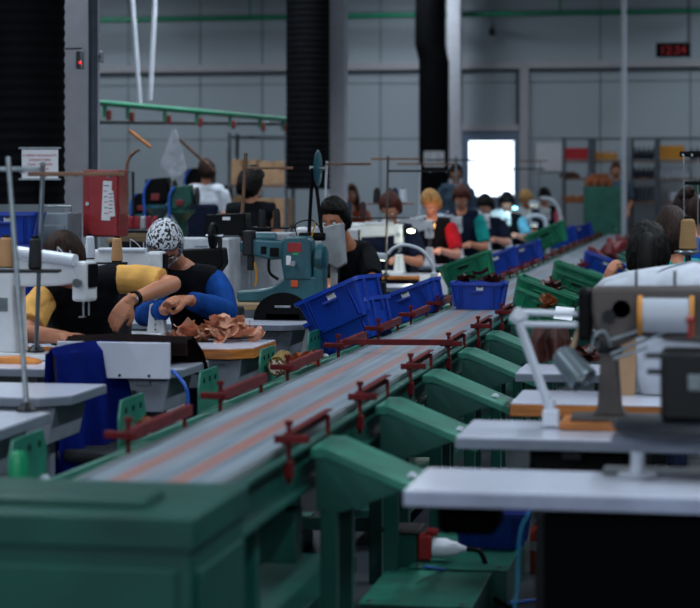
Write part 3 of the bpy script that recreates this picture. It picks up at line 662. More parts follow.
# ---------- crates ----------
def crate(m_, kind='solid'):
    t = thing('crate', 'crate', 'crate', (0, 0, 0), 0, 'blue crates' if m_ is blue_c else 'green crates')
    L, W, h, f = .40, .29, .20, .045          # rim size; walls taper inward to the base
    def ring(z, g=0, rx=0): k = z/h; return (L/2-f*(1-k)*.8-g, W/2-f*(1-k)*.8-g)
    bm = bmesh.new()
    def loop(a, b, z, r=.025):
        vs = []
        for cx, cy, s0 in ((a-r, b-r, 0), (-a+r, b-r, 1), (-a+r, -b+r, 2), (a-r, -b+r, 3)):
            for i in range(5):
                an = PI/2*s0+PI/2*i/4; vs.append(bm.verts.new((cx+r*math.cos(an), cy+r*math.sin(an), z)))
        return vs
    seq = [(*ring(.0), .0), (*ring(.16), .16), (*ring(h), h)]
    ins = [(*ring(h, .006), h), (*ring(.004, .006), .006)]
    ls = [loop(*q) for q in seq]+[loop(*q) for q in ins]
    for p, q in zip(ls, ls[1:]):
        for i in range(len(p)): bm.faces.new((p[i], p[(i+1) % 20], q[(i+1) % 20], q[i]))
    bm.faces.new(ls[0][::-1]); bm.faces.new(ls[-1])
    b = M(); b.bm = bm
    for s in (-1, 1):                          # ribs and a recessed handle frame on every side
        for x in (-.135, -.12, .12, .135): b.box((x, s*(W/2-.012), .1), (.008, .02, .17), .002, rot=(s*.17*-1, 0, 0))
        for y in (-.09, -.075, .075, .09): b.box((s*(L/2-.012), y, .1), (.02, .008, .17), .002, rot=(0, s*.17, 0))
    if m_ is green_c:
        for s in (-1, 1):
            b.box((0, s*(W/2-.008), .09), (.17, .012, .008), .002).box((0, s*(W/2-.004), .15), (.17, .012, .008), .002)
            for k in range(7): b.box((-.14+.046*k, s*(W/2-.02), .045), (.02, .012, .05), .003)
    b.obj('body', m_, t)
    r = bmesh.new(); rr = M(); rr.bm = r
    def lp(a, b_, z, rad=.03):
        vs = []
        for cx, cy, s0 in ((a-rad, b_-rad, 0), (-a+rad, b_-rad, 1), (-a+rad, -b_+rad, 2), (a-rad, -b_+rad, 3)):
            for i in range(5):
                an = PI/2*s0+PI/2*i/4; vs.append(r.verts.new((cx+rad*math.cos(an), cy+rad*math.sin(an), z)))
        return vs
    q = [lp(L/2-.002, W/2-.002, h-.018), lp(L/2+.012, W/2+.012, h-.018), lp(L/2+.012, W/2+.012, h+.003), lp(L/2-.006, W/2-.006, h+.003), lp(L/2-.006, W/2-.006, h-.018)]
    for p, s2 in zip(q, q[1:]):
        for i in range(20): r.faces.new((p[i], p[(i+1) % 20], s2[(i+1) % 20], s2[i]))
    for i in range(20): r.faces.new((q[4][i], q[4][(i+1) % 20], q[0][(i+1) % 20], q[0][i]))
    rr.obj('rim', m_, t)
    for s in (-1, 1): M().box((0, s*(W/2-.002), .135), (.09, .012, .018), .005).obj('handle_slot', black if m_ is green_c else mat('blue_shadow_plastic', '0c2f8c', .5), t)
    if m_ is blue_c:
        tg = M().box((.02, -(W/2-.004), .155), (.05, .006, .03), .001, rot=(.17, 0, 0)).obj('tag_label', mat('tag_paper', 'd5dada', .6), t)
        M().box((.02, -(W/2-.0035)-.004, .156), (.03, .002, .01), rot=(.17, 0, 0)).obj('writing', ink_dark, tg)
    for ch in COL.objects:
        if ch.parent == t: ch.data.transform(Matrix.Scale(.92, 4)); ch.location *= .92
    return kids(t)
cbp, cgp = crate(blue_c), crate(green_c); used = set()
def put_crate(proto, x, y, z, label, ry=0, rz=0, rx=0):
    if proto.name not in used: used.add(proto.name); o = proto
    else: o = dup(proto)
    o.location = (x, y, z); o.rotation_euler = (rx, ry, rz); o['label'] = label; return o
lx = BX-.24-.19; rx_ = BX+.24+.17; T = -.36   # Blender ry<0 lifts +x
def rimc(px, py, D, tilt, h=.184):
    v = P(px, py, D); return (v.x-math.sin(tilt)*h, v.y, v.z-math.cos(tilt)*h)
TT = -.40
o = put_crate(cbp, *rimc(346, 312, 10.45, TT), 'lower of two tilted stacked blue crates on the left chute', TT, -.30); o.scale = (1.05,)*3
o = put_crate(cbp, *rimc(337, 291, 10.42, TT), 'upper of two tilted stacked blue crates on the left chute', TT, -.30); o.scale = (1.05,)*3
put_crate(cbp, *rimc(406, 290, 12.3, T), 'single tilted blue crate between the stacked blue crates and belt crate', T, -.1)
CB = put_crate(cbp, BX+.005, 12.15, .752, 'blue crate of brown leather standing upright on the belt', 0); CB.scale = (.88,)*3
put_crate(cgp, *rimc(464, 259, 14.9, -.34), 'tilted green crate behind the white gooseneck lamp base', -.34, -.1)
put_crate(cbp, *rimc(494, 255, 17.6, T), 'far blue crate left of the belt behind the first green crate', T)
put_crate(cbp, *rimc(520, 247, 19.5, T), 'far blue crate left of the belt before the white machines', T)
o = put_crate(cgp, *rimc(545, 232, 22.9, T-.05), 'tilted far green crate left of the belt', T-.05); o.scale = (1.25,)*3
put_crate(cbp, lx, 25.2, .76, 'dim blue crate right behind the far green crate', T)
put_crate(cbp, lx, 28.6, .74, 'last blue crate left of the belt near the green cabinet', T)
RG1 = put_crate(cgp, *rimc(549, 297, 11.95, .36), 'lower green crate of the stack right of the belt', .36)
RG2 = put_crate(cgp, *rimc(550, 286, 12.0, .36), 'upper green crate of leather pieces stacked right of the belt', .36)
put_crate(cgp, *rimc(580, 277, 15.0, .34), 'lower green crate behind the raised hand right of the belt', .34)
put_crate(cgp, *rimc(580, 269, 15.0, .34), 'upper green crate behind the raised hand right of the belt', .34)
put_crate(cbp, *rimc(606, 259, 18.8, .34), 'far blue crate right of the belt beside the raised hand', .34)
put_crate(cbp, *G(493, 545, .158), 'blue crate under the second right table', 0).scale = (.72,)*3
bpy.context.view_layer.update()
# ---------- leather pieces ----------
def piece(seed, s, curl, th=.003):
    r = random.Random(seed); bm = bmesh.new(); nx, ny = 9, 7; R = curl; g = []
    wx, wy = s*r.uniform(.8, 1.2), s*r.uniform(.5, .9); tw = r.uniform(-1, 1)
    for i in range(nx):
        row = []
        for j in range(ny):
            u, v = i/(nx-1)-.5, j/(ny-1)-.5
            k = 1-.35*abs(v*2)**3*r.uniform(.7, 1); x = u*wx*k; y = v*wy*(1-.3*abs(u*2)**3)
            a = u*R; z = (math.cos(a*1.3)-1)*-wx/max(R, .3)*.75*(1+tw*v); x = math.sin(a)*wx/max(R, .3)
            z += .006*math.sin(v*7+seed)
            row.append(bm.verts.new((x, y, z)))
        g.append(row)
    for i in range(nx-1):
        for j in range(ny-1): bm.faces.new((g[i][j], g[i+1][j], g[i+1][j+1], g[i][j+1]))
    bmesh.ops.solidify(bm, geom=bm.faces[:], thickness=th)
    m = M(); m.bm = bm; return m
def pieces(n, c, rad, hgt, s, m_, label, group, seed, tilt=.8):
    r = random.Random(seed); mesh = [piece(seed*10+k, s, r.uniform(.5, 2.1)) for k in range(5)]; protos = []
    for k in range(n):
        if k < 5: o = mesh[k].obj('leather_piece', m_, ang=50); protos.append(o)
        else: o = protos[k % 5].copy(); COL.objects.link(o)
        a = r.uniform(0, 2*PI); q = math.sqrt(r.random()); h = (1-q)*hgt*r.uniform(.4, 1)
        o.location = Vector(c)+Vector((q*math.cos(a)*rad[0], q*math.sin(a)*rad[1], .012+h))
        o.rotation_euler = (r.uniform(-tilt, tilt), r.uniform(-tilt, tilt), r.uniform(0, 2*PI))
        tag(o, label, 'leather piece', group)
pieces(10, CB.location+Vector((0, 0, .155)), (.12, .08), .06, .10, leather_brown, 'brown leather piece heaped in the blue crate on the belt', 'brown leather in the belt crate', 3, .5)
pieces(11, RG2.location+Vector((.05, 0, .14)), (.12, .08), .05, .11, leather_brown, 'dark brown leather piece in the upper green crate', 'brown leather in the green crate', 4, .6)
pieces(5, RG1.location+Vector((.06, -.17, .12)), (.06, .03), .05, .10, leather_or, 'orange brown leather piece at the lower green crate', 'orange leather at the green crates', 5, .7)
# ---------- sewing tables ----------
def table(name, label, x1, yf, w=1.05, d=.55, z=.76, edge=edge_grey, top=laminate, side=-1, drawer=True, th=.035, kind='T', lab_group=None, cut=True, kick=True):
    """near corner next to the belt at (x1, yf); side -1: extends to the left of the belt"""
    t = thing(name, label, 'table', (x1+side*w/2, yf+d/2, 0), 0, lab_group)
    hx, hy = w/2, d/2; c = .09 if cut else .002; e = -side
    pts = [(-e*hx, -hy), (e*(hx-c), -hy), (e*hx, -hy+c), (e*hx, hy), (-e*hx, hy)]
    M().prism(pts, 'Z', z-th, z-.004, .003).obj('edge_band', edge, t); q = [(x*.995, y*.99) for x, y in pts]
    M().prism(q, 'Z', z-.0045, z, .0015).obj('tabletop', top, t)
    for sx in (-1, 1):
        lo = .16 if side < 0 else .34; l = M(); l.box((sx*(hx-lo), 0, z/2+.01), (.07, .06, z-.1), .006).box((sx*(hx-lo), 0, .025), (.07, d*.85, .05), .008).box((sx*(hx-lo), 0, z-th-.018), (.06, d*.8, .03), .004); l.obj('leg', edge_grey if side < 0 else dark_steel, t)
    M().box((0, .12, .16), (w-.36, .04, .05), .005).obj('crossbar', edge_grey if side < 0 else dark_steel, t)
    if kick: M().box((0, -.02, .1), (.4, .22, .02), .004, rot=(.15, 0, 0)).obj('treadle', dark_steel, t)
    if drawer:
        dr = M().prism([(e*(hx-.32), z-th), (e*(hx-.32), z-th-.14), (e*(hx-.08), z-th-.14), (e*(hx-.05), z-th)], 'Y', -hy+.06, hy-.08, .005).obj('drawer', mat('drawer_grey', '7a828e', .45), t)
        M().cyl((e*(hx-.2), -hy+.06, z-th-.06), (e*(hx-.2), -hy+.045, z-th-.06), .009).obj('knob', dark_steel, dr)
    return t
Ltab = [('nearest grey sewing table at the left edge', G(-22, 437, .76), 1.0, edge_grey),
        ('grey sewing table with drawer box beside the blue jacket', G(64, 398, .76), 1.0, edge_grey),
        ('grey sewing table behind the upright screen board', G(178, 371, .76), 1.05, edge_grey),
        ('sewing table with orange wooden edge heaped with tan leather', G(250, 349, .76), 1.1, edge_wood),
        ('grey sewing table under the black disc before the teal machine', G(300, 325, .76), 1.1, edge_grey)]
LT = []
for lab, c, w, e in Ltab:
    LT.append(table('sewing_table', lab, c.x, c.y, w, .55 if e is edge_wood else (.66 if 'nearest' in lab else .5), .76, e, th=.05 if e is edge_wood else .035))
c = G(403, 490, .76); RT1 = table('sewing_table', 'nearest white topped table at the lower right', c.x, c.y, 1.15, .40, .76, mat('pale_edge', '8d93a8', .35), side=1, drawer=False, th=.04, cut=False)
M().box((.13, -.02, .355), (.73, .34, .71), .006).obj('motor_cabinet', mat('matt_black', '030405', .9, var=0, spec=.04), RT1)
M().box((-.44, .06, .665), (.15, .2, .08), .02).obj('motor', mat('matt_black', '030405'), RT1)
c = G(455, 437, .76); RT2 = table('sewing_table', 'second grey table right of the belt carrying the white lamp', c.x, c.y, 1.15, .45, .76, edge_grey, side=1, drawer=False, cut=False)
M().box((-.22, .02, .66), (.3, .2, .12), .02).obj('motor', black, RT2)
c = G(510, 403, .76); RT3 = table('sewing_table', 'third right table with a thick orange wooden edge', c.x, c.y, 1.15, .45, .76, edge_wood, side=1, drawer=False, th=.045, cut=False)
M().box((-.25, .02, .66), (.3, .2, .12), .02).obj('motor', black, RT3)
# upright screen board
c = P(113.5, 378, 8.02); t = thing('screen_board', 'pale grey board standing upright on the front edge of a sewing table', 'board', c)
w = 117*8.02/F
M().box((0, 0, .072), (w, .018, .145), .003).obj('panel', mat('board_grey', 'c0c4d4', .45, var=.03), t)
for k in range(3): M().cyl((-w*.2+k*w*.26, -.009, .012), (-w*.2+k*w*.26, -.012, .012), .006).obj('screw', dark_steel, t)
# blue jacket over a chair
def chair(label, x, y, rz, group='work chairs'):
    t = thing('work_chair', label, 'chair', (x, y, 0), rz, group)
    M().box((0, 0, .45), (.42, .42, .05), .02).obj('seat', mat('chair_fabric', '14181f', .8), t)
    M().box((0, .22, .72), (.38, .03, .30), .014, rot=(-.1, 0, 0)).obj('backrest', mat('chair_fabric', '14181f'), t)
    M().tube([(0, .12, .43), (0, .24, .46), (0, .245, .7)], .014).obj('back_frame', dark_steel, t)
    M().cyl((0, 0, .08), (0, 0, .43), .025).obj('gas_post', dark_steel, t)
    for k in range(5):
        a = k*2*PI/5; M().box((.12*math.cos(a), .12*math.sin(a), .07), (.24, .035, .025), .006, rot=(0, 0, a)).sph((.23*math.cos(a), .23*math.sin(a), .03), (.02, .02, .03)).obj('leg', dark_steel, t)
    return kids(t)
chp = chair('black work chair under the hanging blue jacket', P(78, 400, 7.85).x+.2, P(78, 400, 7.85).y+.05, 1.15)
def cloth_drape(name, m_, prof, x0, x1, fold=.02, nf=5, th=.006, amp_bottom=1.0, seed=1):
    """prof: (y, z) points down one side, over the top and down the other; folds deepen towards the hems"""
    bm = bmesh.new(); nx = 60; pts = []
    P_ = [Vector((0, a, b)) for a, b in prof]
    for i in range(len(P_)-1):
        for k in range(8): pts.append(P_[i].lerp(P_[i+1], k/8))
    pts.append(P_[-1]); zt = max(p.z for p in pts); zb = min(p.z for p in pts); rows = []
    for j, p in enumerate(pts):
        q = (zt-p.z)/max(zt-zb, .01); row = []
        for i in range(nx+1):
            u = i/nx; x = x0+(x1-x0)*u; x += (u-.5)*q*.05
            f = math.sin(u*nf*2*PI+seed+1.5*noise.noise((u*3, q*2, seed)))*fold*q*amp_bottom
            row.append(bm.verts.new((x, p.y+(f if p.y < 0 else -f), p.z+noise.noise((u*4, seed, q))*.02*q+(.0 if q > .05 else -abs(u-.5)**2*.06))))
        rows.append(row)
    for a, b in zip(rows, rows[1:]):
        for i in range(nx): bm.faces.new((a[i], a[i+1], b[i+1], b[i]))
    bmesh.ops.solidify(bm, geom=bm.faces[:], thickness=th)
    m = M(); m.bm = bm; return m.obj(name, m_, ang=70)
jx, jy = chp.location.x-.205, chp.location.y+.09
o = cloth_drape('blue_jacket', c_royal, [(-.10, .30), (-.07, .62), (-.03, .86), (0, .90), (.03, .86), (.045, .6), (.06, .34)], -.215, .215, .04, 3); o.location = (jx, jy, -.02); o.rotation_euler = (0, 0, 1.15)
tag(o, 'deep blue jacket draped over a chair back between the left tables', 'jacket')
s1 = M().tube([(.1, .02, .84), (.14, .07, .66), (.15, .08, .48), (.13, .08, .40)], [.05, .05, .045, .04], n=14).obj('sleeve', c_royal, o)
# ---------- sewing machines ----------
def handwheel(par, c, r=.065, m_=black, name='handwheel', axis='X'):
    return M().lathe([(.012, -.012), (r*.8, -.006), (r*.86, -.014), (r, -.010), (r, .010), (r*.86, .014), (r*.8, .006), (.012, .012)], c, axis).obj(name, m_, par)
def machine(label, post=True, m_=mwhite, group=None, loc=(0, 0, 0), rz=0):
    t = thing('sewing_machine', label, 'sewing machine', loc, rz, group)
    h = .43 if post else .32
    M().box((-.02, 0, .012), (.5, .18, .024), .006).obj('bed', m_, t)
    M().prism([(-.26, .02), (-.26, h-.01), (-.14, h-.01), (-.145, h-.14), (-.13, .02)], 'Y', -.055, .055, .012).obj('column', m_, t)
    a = M().prism([(-.25, h-.13), (-.25, h-.01), (-.22, h), (.10, h-.01), (.17, h-.02), (.17, h-.10), (.08, h-.115)], 'Y', -.045, .045, .012).obj('arm', m_, t)
    hd = M().box((.185, 0, h-.095), (.075, .095, .17), .014).obj('head', m_, t)
    M().box((.226, 0, h-.07), (.012, .07, .1), .005).obj('face_plate', black, hd)
    M().cyl((.19, -.048, h-.10), (.19, -.068, h-.10), .015).cyl((.19, -.068, h-.10), (.19, -.075, h-.10), .019).obj('tension_dial', steel, hd)
    nb = M().cyl((.185, -.01, h-.18), (.185, -.01, h-.245), .005).cyl((.20, .01, h-.18), (.20, .01, h-.24), .004).obj('needle_bar', steel, t)
    M().box((.185, -.018, h-.245), (.018, .035, .006), .002).obj('presser_foot', steel, t)
    if post == 2: M().cyl((-.21, -.04, h+.035), (.17, -.05, h-.005), .026).obj('roller_cover', lamp_white, t)
    if post is True:
        p = M().prism([(.14, .02), (.155, .165), (.215, .165), (.235, .02)], 'Y', -.03, .03, .008).obj('post_bed', m_, t)
        for k in range(5): M().cyl((.185, -.028, .04+k*.024), (.185, -.0335, .04+k*.024), .004).obj('screw', dark_steel, p)
    M().box((.02, -.03, h-.003), (.24, .05, .02), .008).obj('top_cover', lamp_white if m_ is mwhite else m_, t)
    handwheel(t, (-.285, 0, h-.075))
    M().cyl((.05, 0, h), (.05, 0, h+.05), .004).cyl((.12, -.01, h-.01), (.12, -.01, h+.035), .004).obj('thread_pin', steel, t)
    M().tube([(.05, 0, h+.05), (.10, -.03, h+.02), (.16, -.055, h-.05), (.19, -.07, h-.1)], .0015, n=5).obj('thread', white_p, t)
    M().box((-.2, -.056, h-.2), (.07, .006, .06), .003).obj('plate', alu, t)
    return t
def T_(px, D, z=.762): return P(px, HZ+(H-z)*F/D, D)
v = T_(97, 8.45); machine('white post-bed sewing machine in front of the yellow sleeved person', 2, loc=v-Vector((.235, -.05, 0)), rz=-.25)
v = T_(160, 9.75); machine('white post-bed sewing machine beside the scarf wearer', True, loc=v-Vector((.20, 0, 0)))
# flat machines and their tables along the far left row
rows = [(356, 14.9, 'white sewing machine behind the grey panel machine in the middle'), (401, 16.8, 'white sewing machine before the navy worker'), (431, 18.7, 'white sewing machine before the blond worker'),
        (460, 20.7, 'white sewing machine before the teal sleeved worker'), (488, 22.8, 'white sewing machine before the fourth far worker'), (509, 24.7, 'white sewing machine before the light blue sleeved worker'),
        (530, 26.7, 'white sewing machine before the light brown haired worker'), (549, 28.5, 'last white sewing machine of the left row')]
for i, (px, D, lab) in enumerate(rows):
    v = T_(px, D, .762); post = i != 0
    machine(lab, True, loc=v-Vector((.20, 0, 0)))
    table('sewing_table', 'grey sewing table under the '+lab.replace('white sewing machine ', 'machine '), -2.02, v.y-.22, 1.1, .5, .76, edge_wood if i == 1 else edge_grey, drawer=i < 3, kick=False)
    if i: M().box((.35, -.262, .68), (.35, .02, .16), .005).obj('front_panel', mat('board_grey', 'a8adbd'), [o for o in COL.objects if o.get('label', '').startswith('grey sewing table under') and not o.parent][-1])
# right hand tables further on
c = G(515, 373, .76); table('sewing_table', 'fourth right table with brown leather on its grey corner', c.x, c.y, 1.15, .45, .76, edge_grey, side=1, drawer=False, cut=False)
for k, D in enumerate((10.1, 11.75, 13.9, 16.2)):
    x = -.62; y = 10.3+1.75*k
    table('sewing_table', ['grey table before the ponytail worker', 'grey table before the short haired right worker', 'grey table before the worker with the bun', 'grey table before the worker with white cap'][k], x, y, 1.15, .5, .76, side=1, drawer=False, cut=False, kick=False)
# chairs under the seated people
seats = [(78, 9.3, 'yellow sleeved person', 0), (198, 10.3, 'scarf wearer', 0), (352, 13.05, 'black t-shirt person', 0), (650, 9.65, 'ponytail person', PI), (676, 11.15, 'short haired right person', PI), (691, 13.35, 'person with the bun', PI), (703, 15.5, 'white capped person', PI), (352, 25.6, 'distant auburn person', 0)]
seats += [(f[0], f[1]+.03, 'person at far left place %s' % ['one', 'two', 'three', 'four', 'five', 'six', 'seven'][i], 0) for i, f in enumerate(far)]
for px, D, who, rz in seats:
    p = at0(px, D); dup(chp, p, rz, label='black work chair under the '+who, group='work chairs')
# ---------- the foreground taupe machine on the second right table ----------
t = thing('sewing_machine', 'blurred taupe post-bed machine with a white roller on the second right table', 'sewing machine', T_(610, 6.12))
u = 6.12/F
def X(px): return (px-610)*u
def Z(py): return H-(py-HZ)*u-.762
b = M().box(((X(562)+X(657))/2, 0, .012), (X(657)-X(562), .2, .024), .004).obj('wooden_base', edge_wood, t)
M().box(((X(572)+X(650))/2, 0, .031), (X(650)-X(572), .15, .014), .004).obj('base_plate', mgrey, t)
M().prism([(X(592), .035), (X(598), .06), (X(601), Z(352)), (X(618), Z(352)), (X(622), .06), (X(628), .035)], 'Y', -.035, .035, .008).obj('post_bed', mgrey, t)
M().box((X(611), 0, Z(350)), (.075, .07, .02), .006).obj('needle_plate', dark_steel, t)
M().prism([(X(592), Z(287)), (X(760), Z(284)), (X(790), Z(300)), (X(790), Z(345)), (X(640), Z(335)), (X(628), Z(342)), (X(610), Z(348)), (X(597), Z(335)), (X(592), Z(310))], 'Y', -.055, .055, .012).obj('arm', mgrey, t)
M().prism([(X(725), Z(300)), (X(790), Z(300)), (X(790), .035), (X(730), .035)], 'Y', -.06, .06, .01).obj('column', mgrey, t)
M().box((X(586), 0, Z(314)), (.042, .115, .16), .016).obj('end_cover', black, t)
hd = M().lathe([(.0, 0), (.028, 0), (.028, .012), (.014, .016), (.014, .03), (0, .03)], (X(622), -.055, Z(308)), 'Y').obj('dial', dark_steel, t); hd.scale = (1, 1, 1)
M().cyl((X(610), -.055, Z(315)), (X(610), -.08, Z(315)), .02).obj('tension_knob', dark_steel, t)
M().cyl((X(607), -.02, Z(340)), (X(607), -.02, Z(372)), .008).cyl((X(612), .01, Z(340)), (X(612), .01, Z(366)), .006).box((X(608), -.02, Z(345)), (.045, .05, .04), .008).obj('needle_bar', dark_steel, t)
rl = M().cyl((X(643), -.085, Z(313)), (X(689), -.085, Z(313)), .052, n=32).obj('white_roller', mat('roller_white', 'aab0bb', .3, var=.03), t)
for px in (641, 691): M().cyl((X(px)-.007, -.085, Z(313)), (X(px)+.007, -.085, Z(313)), .060, n=32).obj('roller_flange', mat('orange_flange', 'c07c1e', .5), rl)
for k, (p, q) in enumerate((((612, 338), (668, 318)), ((612, 352), (690, 318)), ((615, 356), (648, 345)))):
    M().cyl((X(p[0]), -.075-.01*k, Z(p[1])), (X(q[0]), -.075, Z(q[1])), .0055).obj('linkage_rod', alu, t)
M().tube([(X(592), -.05, Z(350)), (X(596), -.07, Z(335)), (X(606), -.07, Z(330)), (X(612), -.06, Z(345))], .005).obj('air_hose', alu, t)
for px in (636, 674): M().cyl((X(px), 0, Z(287)), (X(px), 0, Z(270)), .004).obj('thread_pin', dark_steel, t)
handwheel(t, (X(790)+.015, 0, Z(320)), .08)
# black machine on the nearest right table
t = thing('sewing_machine', 'dark blurred machine head at the right edge on the nearest table', 'sewing machine', T_(680, 5.08))
u = 5.08/F; X2 = lambda px: (px-680)*u; Z2 = lambda py: H-(py-HZ)*u-.762
M().cyl((X2(638), 0, .002), (X2(638), 0, Z2(452)), .018).lathe([(.05, 0), (.05, .006), (.02, .012)], (X2(638), 0, 0)).obj('support_post', lamp_white, t)
M().lathe([(.0, 0), (.17, 0), (.185, .012), (.185, .022), (.17, .03), (0, .03)], (X2(685), 0, Z2(432))).obj('round_work_plate', mat('dark_plate', '20252b', .35), t)
M().prism([(X2(612), Z2(446)), (X2(760), Z2(446)), (X2(760), Z2(436)), (X2(612), Z2(436))], 'Y', -.04, .04, .004).obj('plate_bracket', edge_grey, t)
bk = M(); bk.box((X2(715), .0, Z2(384)), (X2(770)-X2(662), .13, Z2(340)-Z2(412)), .015).box((X2(657), 0, Z2(356)), (.06, .04, .012), .004).box((X2(657), 0, Z2(372)), (.05, .04, .012), .004)
bk.prism([(X2(664), Z2(408)), (X2(668), Z2(422)), (X2(676), Z2(428)), (X2(690), Z2(414)), (X2(700), Z2(408))], 'Y', -.03, .03, .004).obj('head', mat('machine_black', '07090c', .35), t)
M().prism([(X2(660), Z2(340)), (X2(770), Z2(336)), (X2(790), Z2(350)), (X2(790), .0), (X2(756), .0), (X2(756), Z2(345))], 'Y', -.055, .055, .012).obj('arm', mat('machine_black', '07090c'), t)
M().cyl((X2(690), 0, Z2(338)), (X2(690), 0, Z2(322)), .006).sph((X2(690), 0, Z2(320)), .012).obj('lift_lever', mat('socket_red', '8e1d20'), t)
M().cyl((X2(678), 0, Z2(420)), (X2(678), 0, Z2(434)), .006).obj('needle_bar', steel, t)
M().box((X2(695), -.067, Z2(380)), (.035, .006, .04), .003).obj('plate', alu, t)
o = M().box((0, 0, .004), (.30, .11, .008), .003, rot=(0, 0, 0)).obj('work_board', mat('board_dull', '6a6e74', .4)); o.location = T_(662, 5.15); tag(o, 'flat grey board lying under the dark machine on the nearest table', 'board')
# articulated lamp
def arm(m, a, b, r=.009): m.cyl(a, b, r); return m
base = P(551, 424, 6.12); t = thing('desk_lamp', 'white jointed desk lamp with a grey tubular shade on the second right table', 'lamp', base)
r_ = lambda px, py, dd=0: P(px, py, 6.12+dd)-base
M().box((0, 0, .02), (.05, .05, .05), .006).cyl((0, 0, .04), (0, 0, .075), .014).obj('base', lamp_white, t)
q = M(); arm(q, r_(551, 410), r_(520, 322), .0105); arm(q, r_(547, 410, .03), r_(516, 322, .03), .006); q.obj('lower_arm', lamp_white, t)
M().box(r_(519, 317, .01), (.05, .035, .05), .01, rot=(0, .6, 0)).cyl(r_(519, 314, -.02), r_(519, 314, .04), .018).obj('elbow_joint', lamp_white, t)
q = M(); arm(q, r_(519, 312), r_(582, 314), .0095); arm(q, r_(521, 324), r_(582, 325), .0095); q.obj('upper_arm', lamp_white, t)
M().box(r_(583, 319), (.026, .035, .065), .008).cyl(r_(583, 305), r_(583, 300), .01).obj('end_joint', lamp_white, t)
M().tube([r_(583, 322), r_(577, 335), r_(572, 350)], .008).obj('neck', mat('neck_tan', 'a08468', .5), t)
a, b = r_(560, 352), r_(585, 382, -.06); d = (b-a).normalized()
sh = M(); sh.bm.free(); sh = M()
mx = Matrix.Translation(a) @ d.to_track_quat('Z', 'Y').to_matrix().to_4x4()
sh._add(M().lathe([(.0, -.005), (.026, 0), (.038, .012), (.044, .11), (.046, .112), (.046, .122), (.041, .122), (.039, .112), (.033, .02), (0, .012)]).bm, mx)
sh.obj('lamp_shade', mat('lamp_shade_grey', '7c8a92', .3, .5), t); M()._add(M().sph((0, 0, .085), (.026, .026, .032)).bm, mx).obj('bulb', glass, t)
EXPO = 0.82
# ---------- white cover, cardboard, leather on the right ----------
cc = T_(694, 7.2); bm = bmesh.new(); n = 72; u = 7.2/F; rings = []
zz = lambda py: H-(py-HZ)*u-.762
for (py, hw_, hd_) in ((262, .004, .004), (264, .05, .03), (268, .14, .08), (273, .24, .12), (281, .325, .155), (290, .355, .17), (310, .345, .175), (340, .31, .175), (370, .27, .17), (396, .235, .165)):
    row = []
    for i in range(n):
        a = 2*PI*i/n; cx, sy = math.cos(a), math.sin(a); e = .55
        x = abs(cx)**e*math.copysign(1, cx)*hw_; y = abs(sy)**e*math.copysign(1, sy)*hd_
        k = (py-262)/134; f = 1+.035*math.sin(a*9+1)*min(1, k*1.6)+.03*noise.noise(Vector((cx*3, sy*3, k*3)))
        row.append(bm.verts.new((x*f, y*f, max(.002, zz(py)+.012*math.sin(a*5)*min(1, k*3)*(1-k)))))
    rings.append(row)
for a, b in zip(rings, rings[1:]):
    for i in range(n): bm.faces.new((a[i], a[(i+1) % n], b[(i+1) % n], b[i]))
bm.faces.new(rings[0]); m = M(); m.bm = bm
o = m.obj('fabric_cover', c_white, ang=60); o.location = cc+Vector((.0, .0, 0)); tag(o, 'loose white fabric cover over a machine on the third right table', 'cover')
for a in (-.9, -2.2): M().tube([(0, 0, zz(261)), (math.cos(a)*.22, math.sin(a)*.13, zz(272)), (math.cos(a)*.30, math.sin(a)*.165, zz(300))], .003, n=6).obj('seam', mat('seam_grey', '8a909c', .8), o)
o = M().box((0, 0, .10), (.062, .012, .20), .002, rot=(0, .03, 0)).obj('cardboard_strip', cardboard); o.location = T_(627, 7.08)+Vector((0, 0, -.002)); tag(o, 'upright tan cardboard strip left of the white fabric cover', 'cardboard')
# leather boot shaft on the fourth right table
c = T_(551, 8.35)
o = cloth_drape('leather_piece', leather_brown, [(-.05, .01), (-.045, .1), (-.02, .165), (.02, .165), (.05, .09), (.06, .01)], -.07, .07, .03, 2, .004, seed=3); o.location = c; tag(o, 'dark brown leather piece standing on the corner of the fourth right table', 'leather piece')
pieces(4, c+Vector((.12, .05, .0)), (.05, .05), .08, .11, leather_brown, 'brown leather piece behind the lamp on the fourth right table', 'brown leather on the fourth right table', 31, .5)
o = M().box((0, 0, 0), (.08, .1, .002), rot=(.5, .1, 0)).obj('paper_sheet', paper); o.location = T_(564, 8.6)+Vector((0, 0, .19)); tag(o, 'small white paper lying on the leather behind the lamp arm', 'paper')
# leather heap and other work on the left tables
c = T_(228, 9.55)
pieces(30, c, (.15, .11), .13, .10, leather_tan, 'tan leather piece in the heap on the orange edged table', 'tan leather heap on the orange edged table', 8, .6)
c = T_(186, 9.55)
pieces(10, c, (.06, .08), .12, .10, leather_tan, 'tan leather piece beside the scarf wearer hands', 'tan leather beside the scarf wearer', 9, .8)
c = P(304, 362, 8.95)
pieces(5, c+Vector((0, 0, -.03)), (.07, .10), .06, .10, leather_or, 'orange leather piece on the third left chute', 'orange leather on the left chute', 12, .7)
t = thing('leather_roll', 'rolled patterned sole with yellow rim lying on the third left chute', 'roll', P(278, 366, 9.1))
M().cyl((0, -.03, 0), (0, .12, .02), .045, n=28).obj('roll', mat('rim_yellow', '9a7a1e', .6, c2='1a1410', sc=120, pattern=.5), t); M().cyl((0, -.034, 0), (0, -.03, 0), .036, n=24).obj('core', mat('core_brown', '5a3020', .6, c2='c9bda8', sc=60, pattern=.5), t)
c = P(146, 430, 7.0); pieces(3, c, (.04, .08), .03, .08, leather_or, 'orange leather scrap on the second left chute', 'orange scraps on the left chute', 14, .6)
